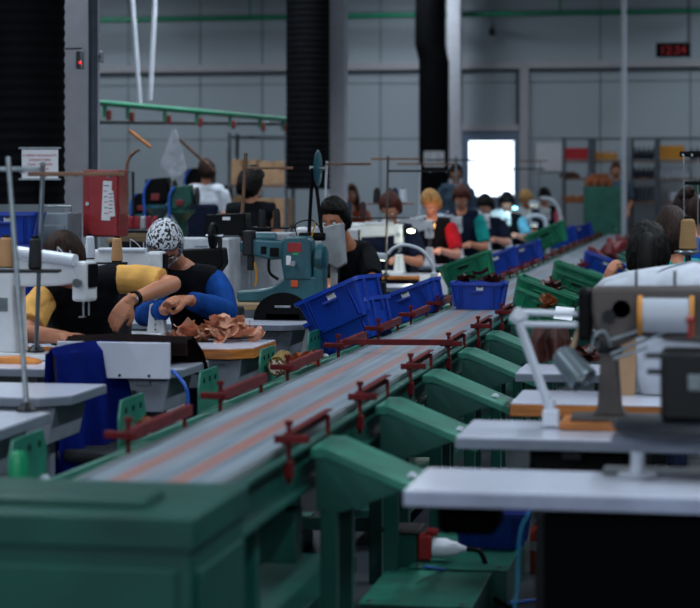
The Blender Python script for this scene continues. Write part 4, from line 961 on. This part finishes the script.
# dark garment in the yellow sleeved person's hands
o = cloth_drape('dark_garment', cloth('dark_brown', '1e1113'), [(-.12, .05), (-.11, .10), (-.06, .13), (.02, .11), (.12, .04), (.16, -.05)], -.24, .27, .02, 4, .01, seed=5); o.location = T_(130, 8.3); tag(o, 'dark brown leather garment lying over the screen board and table', 'garment')
# small dark bottle / spool near the hands
for px, py, D, lab, cat in ((75, 345, 8.35, 'small steel bobbin case holder under the first needle', 'bobbin'),):
    t = thing('bobbin_holder', lab, cat, T_(px, D)); M().lathe([(.03, 0), (.03, .02), (.012, .025), (.012, .06), (.028, .062), (.028, .10), (.01, .11)]).obj('holder', steel, t); M().cyl((0, 0, .06), (0, 0, .075), .031).obj('bobbin', black, t)
o = M().prism([(-.10, -.015), (.02, -.02), (.10, 0), (.09, .02), (0, .035), (-.10, .03)], 'Y', -.04, .04, .012).obj('wooden_last', mat('last_orange', 'c5782c', .5)); o.location = P(18, 363, 8.35)+Vector((0, 0, -.005)); tag(o, 'orange brown leather bundle on the table behind the blue jacket', 'bundle')
# ---------- thread stands and cones ----------
def cone(label, v, m_, r=.032, h=.13, group=None):
    t = thing('thread_cone', label, 'thread cone', v, 0, group)
    M().lathe([(r, .006), (r*1.02, .015), (r*.80, h*.9), (r*.55, h*.95)]).obj('thread', m_, t)
    M().lathe([(r*.9, 0), (r*.9, .008), (r*.5, h*.93), (r*.5, h*1.02), (r*.3, h*1.03)]).obj('core', black, t); return t
def th(n, hx): return mat('thread_'+n, hx, .7, var=.15, sc=4, stretch=(1, 1, 90), bump=.3, bsc=3)
tan_t, blk_t, wht_t, gold_t, navy_t, dred_t = th('tan', 'b5865a'), th('black', '0d0e12'), th('white', 'c8cfdc'), th('gold', 'a07c50'), th('navy', '1b2a44'), th('dark_red', '3a1418')
def stand(label, base, top, bars, m_=alu, bm_=wood_bar, r=.011, plate=True, shelf=None):
    """base/top points of the pole; bars = (left px, right px, y px, D)"""
    t = thing('thread_stand', label, 'thread stand', base); d = top-base
    M().cyl((0, 0, 0), d, r).obj('pole', m_, t)
    M().lathe([(.035, 0), (.035, .006), (.014, .03)]).obj('base', dark_steel, t)
    if base.y > 13 or label.startswith('white thread'): M().cyl((0, 0, -base.z), (0, 0, 0), r).obj('floor_post', dark_steel, t)
    for (x0, x1, y, D, mm) in bars:
        a, b = P(x0, y, D)-base, P(x1, y, D)-base; b.z = a.z
        br = M().box((a+b)/2, ((b-a).length, .022, .016), .003, rot=(0, 0, math.atan2(b.y-a.y, b.x-a.x))).obj('crossbar', mm, t)
        k = max(2, int((b-a).length/.11))
        for j in range(k): q = a.lerp(b, (j+.5)/k); M().lathe([(.006, -.014), (.009, -.012), (.009, -.01), (.004, -.008)], q).obj('thread_eye', steel, br)
    if shelf:
        x0, x1, y, D = shelf; a, b = P(x0, y, D)-base, P(x1, y, D)-base; b.z = a.z
        M().box((a+b)/2, ((b-a).length, .10, .012), .003, rot=(0, 0, math.atan2(b.y-a.y, b.x-a.x))).obj('shelf', mm if False else dark_steel, t)
    return t
stand('tall leaning grey thread stand on the nearest left table', G(27, 411, .762), P(8, 157, 6.75), [(-30, 40, 169, 6.75, alu)], alu, r=.009)
stand('grey thread stand with brown crossbar behind the leaning one', P(36, 352, 8.05), P(43, 163, 7.6), [(28, 125, 174, 7.6, wood_bar)], alu, r=.009, shelf=(-10, 60, 271, 7.75))
cone('tan thread cone at the left edge on the thread stand shelf', P(6, 268, 7.75), tan_t, .030, .125)
cone('black thread cone on the shelf left of the bowed head', P(35, 269, 7.75), blk_t, .026, .125)
v = P(117, 262, 9.45); cone('tan thread cone right of the yellow shoulder', v, tan_t, .027, .12)
t = thing('cone_holder', 'small pedestal under the tan and white thread cones', 'stand', Vector((v.x, v.y, .762))); M().cyl((0, 0, 0), (0, 0, v.z-.772), .012).cyl((0, 0, v.z-.774), (0, 0, v.z-.763), .05).obj('pedestal', dark_steel, t)
M().box((-.13, 0, v.z-.768), (.24, .06, .008), .003).obj('shelf', dark_steel, t)
cone('white thread cone right of the bowed head', P(90, 259, 9.45), wht_t, .024, .115)
stand('wooden thread stand before the person in the black sleeveless top', P(237, 300, 12.6), P(246, 153, 12.6), [(243, 293, 168, 12.6, wood_bar)], wood_bar, r=.011, shelf=(228, 290, 228, 12.6))
for px in (262, 277): cone(('left' if px < 270 else 'right')+' black thread cone on the wooden thread stand', P(px, 228, 12.6), blk_t, .024, .12)
stand('white thread stand with brown bar behind the teal machine', P(321, 292, 13.9), P(327, 161, 13.9), [(326, 371, 164, 13.9, wood_bar)], lamp_white, r=.008)
stand('brown double barred thread stand before the middle wall', P(386, 276, 16.4), P(388, 156, 16.4), [(371, 420, 159, 16.4, wood_bar), (388, 455, 171, 16.4, dark_steel)], mgrey, r=.010, shelf=(345, 410, 218, 16.4))
for px, m_, n_ in ((349, navy_t, 'navy'), (363, dred_t, 'dark red')): cone(n_+' thread cone standing left of the white far machine', P(px, 217, 16.0), m_, .03, .12)
for px, m_, n_ in ((377, blk_t, 'black thread cone under the double barred stand'), (389, dred_t, 'dark red thread cone under the double barred stand'), (395, navy_t, 'navy thread cone left of the white one'), (403, wht_t, 'white thread cone left of the blond head')): cone(n_, P(px, 203, 17.6), m_, .036, .13)
o = M().box((0, 0, -.008), (.42, .10, .012), .003).cyl((0, .02, -.012), (0, .02, -.57), .01).obj('cone_shelf', wood_bar); o.location = P(391, 203, 17.6); tag(o, 'brown shelf carrying four far thread cones', 'shelf')
stand('thin brown barred thread stand left of the kinked duct', P(418, 265, 18.4), P(420, 165, 18.4), [(397, 452, 164, 18.4, wood_bar)], lamp_white, r=.007)
stand('dark star topped thread stand before the slate grey person', P(456, 250, 22.4), P(456, 156, 22.4), [(425, 475, 160, 22.4, dark_steel)], alu, r=.010)
stand('thin barred thread stand crossing the bright door window', P(498, 240, 25.4), P(500, 160, 25.4), [(470, 512, 161, 25.4, alu), (473, 545, 169, 25.4, dark_steel)], dark_steel, r=.007)
stand('far thin thread stand right of the door window', P(537, 232, 28), P(540, 162, 28), [(515, 548, 161, 28, wood_bar)], alu, r=.008)
# gold cone and black bracket at the right
v = P(688, 250, 7.95); cone('gold thread cone at the right above the white fabric cover', v, gold_t, .034, .13)
t = thing('thread_stand', 'black thread stand with drilled bracket above the gold thread cone', 'thread stand', Vector((v.x, v.y+.0, .762)))
M().cyl((.0, .0, 0), (0, 0, v.z-.765), .012).lathe([(.05, 0), (.05, .006), (.02, .03)]).obj('pole', dark_steel, t)
M().lathe([(.02, -.02), (.052, -.006), (.05, -.002), (.01, -.002)], (0, 0, v.z-.762)).obj('cone_seat', steel, t)
a = P(680, 155, 7.95)-t.location; b = P(720, 153, 7.95)-t.location
br = M().box((a+b)/2, ((b-a).length, .03, .022), .004, rot=(0, 0, -A)).obj('bracket', black, t)
for px in (683, 692): q = P(px, 155, 7.95)-t.location; M().cyl(q+Vector((0, -.018, 0)), q+Vector((0, -.014, 0)), .004).obj('screw', steel, br)
for px in (684, 698): q = P(px, 155, 7.95)-t.location; M().cyl(q, (q.x, q.y, v.z-.77), .0025).obj('guide_rod', steel, t)
q = P(694, 183, 7.95)-t.location; M().box(q, (.08, .012, .014), .003, rot=(0, 0, -A)).obj('lower_bracket', black, t)
# ---------- gooseneck lamps ----------
def goose(label, base, pts, head, D, bright=None, r=.013, hd=(.11, .035, .04), warm=False):
    b = P(*base, D); t = thing('gooseneck_lamp', label, 'lamp', b)
    q = [P(x, y, D)-b for x, y in pts]
    M().box((0, 0, .06), (.05, .05, .13), .012).obj('base', lamp_white, t); M().cyl((0, 0, -b.z), (0, 0, 0), .014).obj('floor_post', dark_steel, t); M().tube(q, r, n=12).obj('neck', lamp_white, t)
    c = P(*head, D)-b; h_ = M().box(c, hd, .012, rot=(0, .12, 0)).obj('lamp_head', lamp_white, t)
    M().box(c-Vector((0, 0, hd[2]/2+.001)), (hd[0]*.8, hd[1]*.8, .004), rot=(0, .12, 0)).obj('diffuser', mat('lamp_glow_warm' if warm else 'lamp_glow', 'ffd9a0' if warm else 'f4f6e8', .4, var=0, emit='ffc070' if warm else 'f8ffe8', es=(bright or 1)), h_)
    return t
goose('white gooseneck lamp arching behind the single blue crate', (434, 290), [(434, 272), (431, 262), (421, 250), (405, 245), (394, 248), (388, 254)], (377, 256), 14.0, 1.5, r=.012, hd=(.14, .05, .05))
goose('long white gooseneck lamp right of the blond worker', (486, 252), [(486, 246), (481, 234), (470, 221), (457, 214), (447, 214)], (441, 216), 22.5, 2, r=.02, hd=(.09, .05, .05), warm=True)
goose('low white ring necked lamp behind the far green crates', (520, 238), [(520, 232), (524, 222), (532, 216), (542, 217), (546, 224), (546, 236)], (534, 224), 25.5, 1, r=.03, hd=(.1, .05, .05))
goose('far gooseneck lamp with bright tip near the end of the row', (561, 226), [(561, 218), (557, 206), (550, 199), (541, 198)], (534, 203), 26.5, 14, r=.022, hd=(.13, .07, .07))
for (px, py, D, e, c) in ((440, 226, 18.8, .8, (1, .5, .2)), (411, 236, 16.3, 3, (.95, 1, .8)), (515, 205, 24.5, 4, (.5, .9, 1))):
    l = bpy.data.lights.new('machine_light', 'POINT'); l.energy = e; l.color = c; l.shadow_soft_size = .02; lo = bpy.data.objects.new('machine_light', l); COL.objects.link(lo); lo.location = P(px, py, D)
for (px, py, D, lab, hx) in ((411, 231, 16.4, 'small bright machine light below the white far machine head', 'f8ffd0'), (515, 208, 24.4, 'small cyan machine light among the far workers', '80e8ff')):
    o = M().sph((0, 0, 0), (.032, .02, .016)).obj('machine_light', mat('glow_'+hx, hx, .4, var=0, emit=hx, es=5)); o.location = P(px, py, D); tag(o, lab, 'lamp')
# ---------- teal machine and neighbours ----------
D = 11.9; b = P(285, 302, D); u = D/F; X = lambda px: (px-285)*u; Z = lambda py: (302-py)*u
wt = table('work_table', 'pale wooden work table under the teal machine', b.x+.4, b.y-.28, 1.1, .6, b.z, wood, wood, drawer=False)
t = thing('sewing_machine', 'teal painted cylinder arm machine with red plate behind the black disc', 'sewing machine', b)
M().prism([(X(238), 0), (X(238), Z(291)), (X(262), Z(289)), (X(275), Z(286)), (X(288), Z(276)), (X(320), Z(276)), (X(320), 0)], 'Y', -.06, .06, .012).obj('base', mteal, t)
M().prism([(X(286), Z(280)), (X(283), Z(262)), (X(284), Z(240)), (X(289), Z(236)), (X(310), Z(236)), (X(314), Z(241)), (X(314), Z(280))], 'Y', -.065, .065, .012).obj('column', mteal, t)
M().prism([(X(240), Z(241)), (X(252), Z(239)), (X(290), Z(241)), (X(290), Z(258)), (X(272), Z(260)), (X(256), Z(256)), (X(240), Z(252))], 'Y', -.05, .05, .012).obj('arm', mteal, t)
M().cyl((X(256), 0, Z(238)), (X(276), 0, Z(238)), .03).obj('air_cylinder', mteal, t)
M().box((X(249), -.02, Z(243)), (.06, .11, .15), .008).box((X(251), -.03, Z(262)), (.035, .05, .10), .006).obj('needle_head', dark_steel, t)
M().cyl((X(250), -.04, Z(262)), (X(250), -.04, Z(290)), .006).cyl((X(255), -.04, Z(262)), (X(255), -.04, Z(285)), .004).obj('needle_bar', steel, t)
M().lathe([(.0, -.035), (.06, -.035), (.085, -.02), (.085, .02), (.06, .035), (0, .035)], (X(320)+.01, 0, Z(258)), 'X').box((X(321), 0, Z(282)), (.07, .12, .20), .02).obj('pulley_cover', mteal, t)
M().box((X(297), -.067, Z(247)), (.085, .004, .055), .002).obj('plate', mat('plate_red', '8e1a1e', .45), t)
M().box((X(297), -.067, Z(283)), (.042, .004, .04), .002).obj('sticker', mat('sticker_orange', 'c44a1c', .5), t); M().box((X(291), -.067, Z(260)), (.03, .004, .055), .002).obj('tag_label', paper, t)
M().box((X(298), -.067, Z(253.5)), (.035, .004, .012), .002).obj('sticker', mat('sticker_green', '2c9a5c', .5), t)
M().cyl((X(296), -.066, Z(263)), (X(296), -.09, Z(263)), .016).obj('knob', steel, t); M().box((X(276), -.052, Z(252)), (.055, .01, .055), .004).obj('cover', black, t); M().box((X(265), -.052, Z(250)), (.035, .01, .045), .004).obj('cover', black, t)
M().tube([(X(270), -.04, Z(258)), (X(271), -.05, Z(272)), (X(280), -.05, Z(279))], .009).obj('oil_hose', black, t)
for px in (261, 262): pass
M().tube([(X(256), -.05, Z(262)), (X(258), -.05, Z(276)), (X(256), -.05, Z(286))], .006).obj('yellow_tube', mat('tube_yellow', 'c58a1c', .5), t)
o = M().lathe([(.0, -.008), (.10, -.008), (.112, 0), (.10, .008), (0, .008)], (0, 0, .0), 'X', n=40).obj('bobbin_disc', mteal); o.location = P(318, 168, 12.1); tag(o, 'upright teal thread wheel on black rods above the teal machine', 'wheel')
bb = P(312, 235, 12.1)-o.location
M().cyl((-.03, -.02, 0), (bb.x-.02, 0, bb.z-.0), .011).cyl((-.02, .02, -.05), (bb.x+.06, 0, bb.z), .011).obj('support_rod', black, o); M().cyl((-.05, 0, 0), (.05, 0, 0), .014).obj('axle', steel, o)
M().tube([(bb.x-.07, -.02, bb.z-.05), (bb.x-.1, -.02, bb.z+.06), (bb.x, -.02, bb.z+.09), (bb.x+.06, -.02, bb.z+.03)], .004).box((bb.x, 0, bb.z-.01), (.16, .06, .05), .01).obj('thread_guide', black, o)
M().tube([(bb.x-.0, -.04, bb.z-.03), (bb.x+.03, -.05, bb.z+.08)], .005, smooth=False).obj('yellow_tube', mat('tube_yellow', 'c58a1c'), o)
t = thing('slanted_cabinet', 'pale grey slanted cabinet right of the teal machine', 'panel', P(334, 296, 12.25))
M().prism([(-.06, .22), (-.075, .42), (.055, .45), (.075, .20), (.03, .17)], 'Y', -.05, .05, .008).box((0, 0, .1), (.04, .04, .22), .006).obj('housing', mat('panel_grey', '9aa0a6', .4), t)
t = thing('half_disc_plate', 'black half disc plate with slots standing before the teal machine', 'disc', T_(283, 11.0)); n = 28
M().prism([(.165*math.cos(PI*i/n), .165*math.sin(PI*i/n)*.93) for i in range(n+1)], 'Y', -.01, .01, .003).obj('disc', black, t)
M().box((.0, -.012, .075), (.09, .004, .012), .003).obj('slot_plate', steel, t); M().box((0, .02, .02), (.2, .06, .04), .006).obj('foot', dark_steel, t)
# grey cabinet, black terminal box, handwheel unit
c = at0(258, 12.9)
t = thing('control_cabinet', 'pale grey cabinet standing behind the teal machine', 'cabinet', c)
M().box((0, 0, .6), (.5, .3, 1.2), .01).obj('body', mat('cabinet_grey', 'a9afb8', .45), t); M().box((0, -.153, .6), (.46, .01, 1.12), .004).obj('door', mat('cabinet_grey', 'a9afb8'), t)
t = thing('control_cabinet', 'lower pale cabinet behind the scarf wearer', 'cabinet', at0(204, 12.4)); M().box((0, 0, .59), (.4, .3, 1.18), .01).obj('body', mat('cabinet_grey', 'a9afb8'), t)
for k in range(2): M().box((.02, -.152, 1.13-k*.025), (.08, .004, .008)).obj('vent_slot', edge_grey, t)
t = thing('terminal_box', 'black box with a small white label on the pale cabinet', 'box', P(228, 235, 12.6)); M().prism([(-.14, 0), (-.12, .13), (.13, .14), (.13, 0)], 'Y', -.08, .08, .008).obj('housing', black, t); M().box((.01, -.084, .105), (.05, .004, .02), .001).obj('tag_label', paper, t)
t = thing('motor_unit', 'black motor block with spoked handwheel behind the blue sleeve', 'motor', P(207, 276, 11.2)); M().prism([(-.14, 0), (-.14, .15), (.10, .16), (.11, .07), (.06, 0)], 'Y', -.07, .07, .01).cyl((-.02, 0, -.99), (-.02, 0, .02), .02).obj('housing', black, t)
w_ = handwheel(t, (.04, -.02, .225), .075); M().cyl((.0, -.02, .225), (.10, -.02, .225), .010).obj('axle', steel, t); M().box((.08, -.02, .17), (.02, .03, .1), .004).obj('bracket', dark_steel, t)
# ---------- storage at the left behind the duct ----------
c = at0(56, 13.0); t = thing('cabinet', 'grey metal cabinet under the left ribbed duct', 'cabinet', c)
M().box((0, 0, .665), (.26, .3, 1.33), .012).obj('body', mat('cab_dull', '76818a', .5), t); M().box((0, -.155, .65), (.22, .012, 1.2), .005).obj('door', mat('cab_dull', '76818a'), t); M().tube([(.1, 0, 1.33), (.1, 0, 1.37), (-.09, 0, 1.37), (-.09, 0, 1.33)], .007, smooth=False).obj('top_rail', steel, t)
for k in range(3):
    o = dup(cbp, at0(10, 12.6)+Vector((0, 0, .74+.20*k if k else .74)), label=['bottom', 'middle', 'top'][k]+' crate of the upright blue stack at the left edge', rot=(0, 0, .1*k-.1)); o.scale = (1.05,)*3 
o = M().box((0, 0, .37), (.5, .36, .73), .01).obj('crate_table', dark_steel); o.location = at0(10, 12.6); tag(o, 'dark low cabinet under the blue crate stack at the left edge', 'cabinet')
# ---------- far left work area ----------
def bench(label, px, D, w, z=.9):
    t = thing('workbench', label, 'bench', at0(px, D)); M().box((0, 0, z-.02), (w, .6, .04), .004).obj('top', wood, t)
    for sx in (-1, 1):
        for sy in (-1, 1): M().box((sx*(w/2-.05), sy*.25, (z-.04)/2), (.05, .05, z-.04), .003).obj('leg', dark_steel, t)
    return t
bench('far workbench crowded with green machines at the left', 165, 18.2, 1.3); bench('far workbench left of the person in black', 190, 22.8, 1.8)
def press(label, px, D, s=1, m_=green, z=.9, body=black):
    t = thing('bench_machine', label, 'machine', at0(px, D)+Vector((0, 0, z)))
    M().lathe([(.12*s, 0), (.12*s, .02), (.06*s, .06), (.05*s, .30*s), (.09*s, .36*s), (.13*s, .40*s), (.13*s, .43*s)]).obj('stand', m_, t)
    M().prism([(-.12*s, .43*s), (-.10*s, .66*s), (.10*s, .68*s), (.13*s, .5*s), (.05*s, .43*s)], 'Y', -.08*s, .08*s, .012).obj('head', body, t)
    handwheel(t, (.15*s, 0, .56*s), .1*s, dark_steel); M().tube([(-.05*s, -.09, .66*s), (-.10*s, -.11, .55*s), (-.09*s, -.12, .3*s), (-.1*s, -.1, .02)], .012).obj('air_hose', cb, t); M().box((.0, -.09*s, .50*s), (.08*s, .02, .06*s), .006).obj('switch_box', mat('valve_red', '9c1f2c'), t)
    return t
press('black headed machine with blue hose at the far left bench', 158, 18.2, 1.0, mteal); press('green pedestal machine right of the blue hose', 182, 18.1, .9, green, .9, green); press('dark machine at the left end of the far bench', 143, 18.3, .8, mteal); press('black machine left of the person in white', 197, 22.8, 1.2, green); press('small dark machine right of the person in white', 219, 22.8, .9, mteal)
for k, (px, m_) in enumerate(((131, ink_red), (137, ink_red), (143, paper), (149, ink_red), (155, ink_red))):
    cone(('white' if m_ is paper else 'red')+' thread cone on the low shelf under the far left bench', P(px, 229, 15.0), m_, .022, .1, 'cones under the far left bench' if m_ is not paper else None)
t = thing('low_shelf', 'low dark shelf with red thread cones at the far left', 'shelf', at0(143, 15.0)); z = P(143, 229, 15).z; M().box((0, 0, z/2-.002), (.34, .25, z-.006), .006).obj('body', dark_steel, t); M().box((0, -.13, z-.06), (.3, .01, .06), .003).obj('front', wood, t)
t = thing('orange_hook_stand', 'orange hooked stick stand at the far left', 'stand', at0(127, 15.5)+Vector((0, 0, .0))); M().tube([(0, 0, 0), (0, 0, 1.3), (.0, 0, 1.66), (.06, 0, 1.76), (.10, 0, 1.78)], .013).obj('pole', wood_bar, t); M().cyl((.02, 0, 1.93), (.19, 0, 1.80), .013).obj('hook', mat('stick_orange', 'c0783a', .5), t)
M().cyl((0, 0, 0), (0, 0, .03), .14).obj('base', dark_steel, t)
t = thing('coat_rack', 'thin dark frame stand beside the red cabinet', 'stand', at0(133, 17)); M().tube([(-.17, 0, 1.62), (.0, 0, 1.62), (.01, 0, 0)], .012, smooth=False).obj('frame', dark_steel, t); M().cyl((0, 0, 0), (0, 0, .025), .15).obj('base', dark_steel, t)
o = M(); o.prism([(-.02, 0), (-.14, -.35), (-.02, -.50), (.13, -.42), (.05, -.1), (.02, 0)], 'Y', -.01, .01, .004); o = o.obj('hanging_bag', c_white); o.location = P(174, 130, 20.3); tag(o, 'pale translucent bag hanging from the lower green pipe', 'bag')
o = M().cyl((0, 0, 0), P(215, 172, 20.6)-P(178, 138, 20.3), .016).obj('wooden_stick', wood_bar); o.location = P(178, 138, 20.3); tag(o, 'slanting pale stick right of the hanging bag', 'stick')
chp_w = dup(chp, at0(203, 19.6), PI, label='dark navy chair behind the person in white', group='work chairs')
o = M().box((0, 0, .62), (.30, .06, .62), .03).box((0, -.12, .34), (.3, .3, .06), .02).box((0, 0, -.04), (.05, .05, .72)).obj('padded_panel', c_navy); o.location = at0(203, 18.8)+Vector((0, 0, .40)); tag(o, 'navy padded panel in front of the person in white', 'panel')
# racks
def rack(label, px0, px1, D, zt, shelves, m_=mat('rack_grey', '5a626a', .45, .4), dep=.4):
    a, b = at0(px0, D), at0(px1, D); w = (b-a).length; c = (a+b)/2; t = thing('storage_rack', label, 'rack', c)
    for sx in (-1, 1):
        for sy in (-1, 1): M().box((sx*(w/2-.02), sy*dep/2, zt/2), (.04, .04, zt), .003).obj('upright', m_, t)
    for z in shelves: M().box((0, 0, z), (w-.04, dep, .03), .003).obj('shelf', wood_bar if z < zt-.05 else m_, t)
    return t, c, w
t, c, w = rack('far left rack stacked with cardboard boxes', 231, 292, 24.5, 2.15, (.5, 1.0, 1.5, 2.1))
for i, (x, z, ww, hh) in enumerate(((-.2, 1.52, .36, .30), (.19, 1.52, .36, .28), (-.2, 1.02, .34, .36), (.18, 1.02, .38, .33), (-.19, .52, .36, .36), (.2, .52, .34, .36))):
    tb = thing('cardboard_box', ['left', 'right'][i % 2]+' cardboard box on the '+['upper', 'middle', 'lower'][i//2]+' shelf of the far left rack', 'box', c+Vector((x, -.02, z))); M().box((0, 0, hh/2), (ww, .34, hh), .006).obj('carton', cardboard, tb); M().box((0, 0, hh+.001), (ww, .05, .002)).box((0, -.1705, hh*.85), (.05, .002, hh*.3)).obj('tape', mat('tape', '9c7a55', .4), tb)
RK = []
for (a, b, lab) in ((563, 591, 'far right rack with red boxes beside the green cabinet'), (593, 628, 'far right rack behind the white pole'), (631, 657, 'far right rack with dark bottles right of the pole'), (658, 706, 'far right rack with yellow boxes at the right edge')):
    RK.append(rack(lab, a, b, 34.3, 2.33, (.35, .8, 1.22, 1.62, 2.02-.1, 2.31)))
def row(rk, z, n, fn, lab, grp, cat, x0=-.9, x1=.9):
    t, c, w = RK[rk]
    for k in range(n):
        o = fn(); o.location = c+Vector(((x0+(x1-x0)*(k+.5)/n)*w/2, -.08, z+.016)); tag(o, lab, cat, grp)
def mk(kind, m_, h=.16, w=.07):
    me = []
    def f():
        if me: o = bpy.data.objects.new(kind, me[0]); COL.objects.link(o); return o
        q = M()
        if kind == 'box_carton': q.box((0, 0, h/2), (w, .2, h), .006).box((0, -.101, h*.55), (w*.6, .004, h*.4), .001)
        elif kind == 'shoe': q.prism([(-.12, 0), (.12, 0), (.13, .02), (.08, .05), (.0, .08), (-.05, .11), (-.12, .11)], 'Y', -.035, .035, .012)
        else: q.lathe([(w*.5, 0), (w*.52, .01), (w*.52, h*.6), (w*.3, h*.75), (w*.16, h*.82), (w*.16, h)])
        o = q.obj(kind, m_); me.append(o.data); return o
    return f
rb, yb_ = mat('box_red', 'c01828', .5), mat('box_yellow', 'c8861c', .5); dkb = mat('bottle_navy', '141d30', .35); whb = mat('bottle_white', 'a9b2be', .4)
row(0, 1.935, 6, mk('box_carton', rb, .2, .07), 'red box in the row on the far right rack', 'red boxes on the rack', 'box')
row(0, 1.62, 3, mk('shoe', leather_brown), 'brown shoe on the rack with the red boxes', 'shoes on the rack', 'shoe', -.9, .2)
row(0, 1.22, 3, mk('shoe', leather_or), 'orange brown shoe low on the rack with red boxes', 'orange shoes on the rack', 'shoe')
row(0, 1.62, 2, mk('box_carton', whb, .1, .1), 'white packet on the rack with the red boxes', 'white packets on the rack', 'packet', .3, .95)
row(1, 1.935, 5, mk('bottle', yb_, .16, .07), 'yellow brown bottle on the rack behind the pole', 'yellow bottles behind the pole', 'bottle', -.9, .4)
row(2, 1.935, 5, mk('bottle', dkb, .22, .08), 'dark bottle on the top shelf right of the pole', 'dark bottles on the top shelf', 'bottle'); row(2, 1.62, 5, mk('bottle', dkb, .2, .08), 'dark bottle on the second shelf right of the pole', 'dark bottles on the second shelf', 'bottle')
row(2, 1.22, 4, mk('box_carton', dkb, .25, .09), 'dark box on the low shelf right of the pole', 'dark boxes on the low shelf', 'box')
row(3, 1.935, 6, mk('box_carton', yb_, .24, .08), 'orange yellow box in the row at the right edge', 'yellow boxes on the rack', 'box', -.98, .1); row(3, 1.62, 6, mk('bottle', whb, .22, .08), 'pale bottle under the yellow boxes', 'pale bottles on the rack', 'bottle', -.95, .3)
row(3, 1.22, 5, mk('bottle', whb, .2, .1), 'white bottle on the low shelf at the right edge', 'white bottles on the low shelf', 'bottle', -.5, .3); row(3, 1.935, 3, mk('bottle', dkb, .2, .08), 'dark bottle right of the yellow boxes', 'dark bottles by the yellow boxes', 'bottle', .3, .95)
# green cabinet at the belt end
t = thing('green_cabinet', 'plain green cabinet standing at the far end of the belt', 'cabinet', at0(603, 32.6)+Vector((0, .1, 0)))
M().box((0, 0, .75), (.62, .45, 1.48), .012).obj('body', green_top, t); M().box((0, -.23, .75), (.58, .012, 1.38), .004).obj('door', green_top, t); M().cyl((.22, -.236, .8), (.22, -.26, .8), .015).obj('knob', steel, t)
f = mk('shoe', leather_or)
for k in range(7):
    o = f(); o.location = at0(603, 32.6)+Vector((-.18+.08*(k % 4), .02*k-.02, 1.495+.1*(k//4))); o.rotation_euler = (0, 0, .7+k*.5); tag(o, 'orange brown shoe upper heaped on the green cabinet', 'shoe', 'shoe uppers on the green cabinet')
t = thing('bench_machine', 'green machine at the right edge behind the white cap', 'machine', at0(702, 24)); M().box((0, 0, .72), (.3, .3, 1.44), .02).obj('body', green, t); M().prism([(-.15, 1.44), (-.15, 1.55), (.1, 1.6), (.15, 1.44)], 'Y', -.1, .1, .01).obj('head', green, t)
# red-brown shoe parts waiting on the far right chutes
f = mk('shoe', mat('shoe_red', '6a1c22', .5))
for k in range(8):
    o = f(); o.location = Vector((-1.12+.1*(k % 2), 19.6+.75*k, .78)); o.rotation_euler = (0, .3, k*1.3); tag(o, 'dark red shoe upper lying beside the far belt', 'shoe', 'dark red shoes beside the far belt')
# ---------- camera and colour ----------
cam = bpy.data.cameras.new('camera'); co = bpy.data.objects.new('camera', cam); COL.objects.link(co)
cam.sensor_width = 36; cam.lens = 36*F/700; cam.shift_y = -(304-HZ)/700; cam.clip_end = 200
co.location = (0, 0, H); co.rotation_euler = (PI/2, 0, A)
cam.dof.use_dof = True; cam.dof.focus_distance = 10.0; cam.dof.aperture_fstop = 3.1
SC.camera = co
w = bpy.data.worlds.new('world'); SC.world = w; w.use_nodes = True
w.node_tree.nodes['Background'].inputs[0].default_value = (.8, .9, 1, 1); w.node_tree.nodes['Background'].inputs[1].default_value = 1
vs = SC.view_settings; vs.view_transform = 'Standard'; vs.look = 'None'; vs.gamma = 1; vs.exposure = EXPO; vs.use_curve_mapping = False
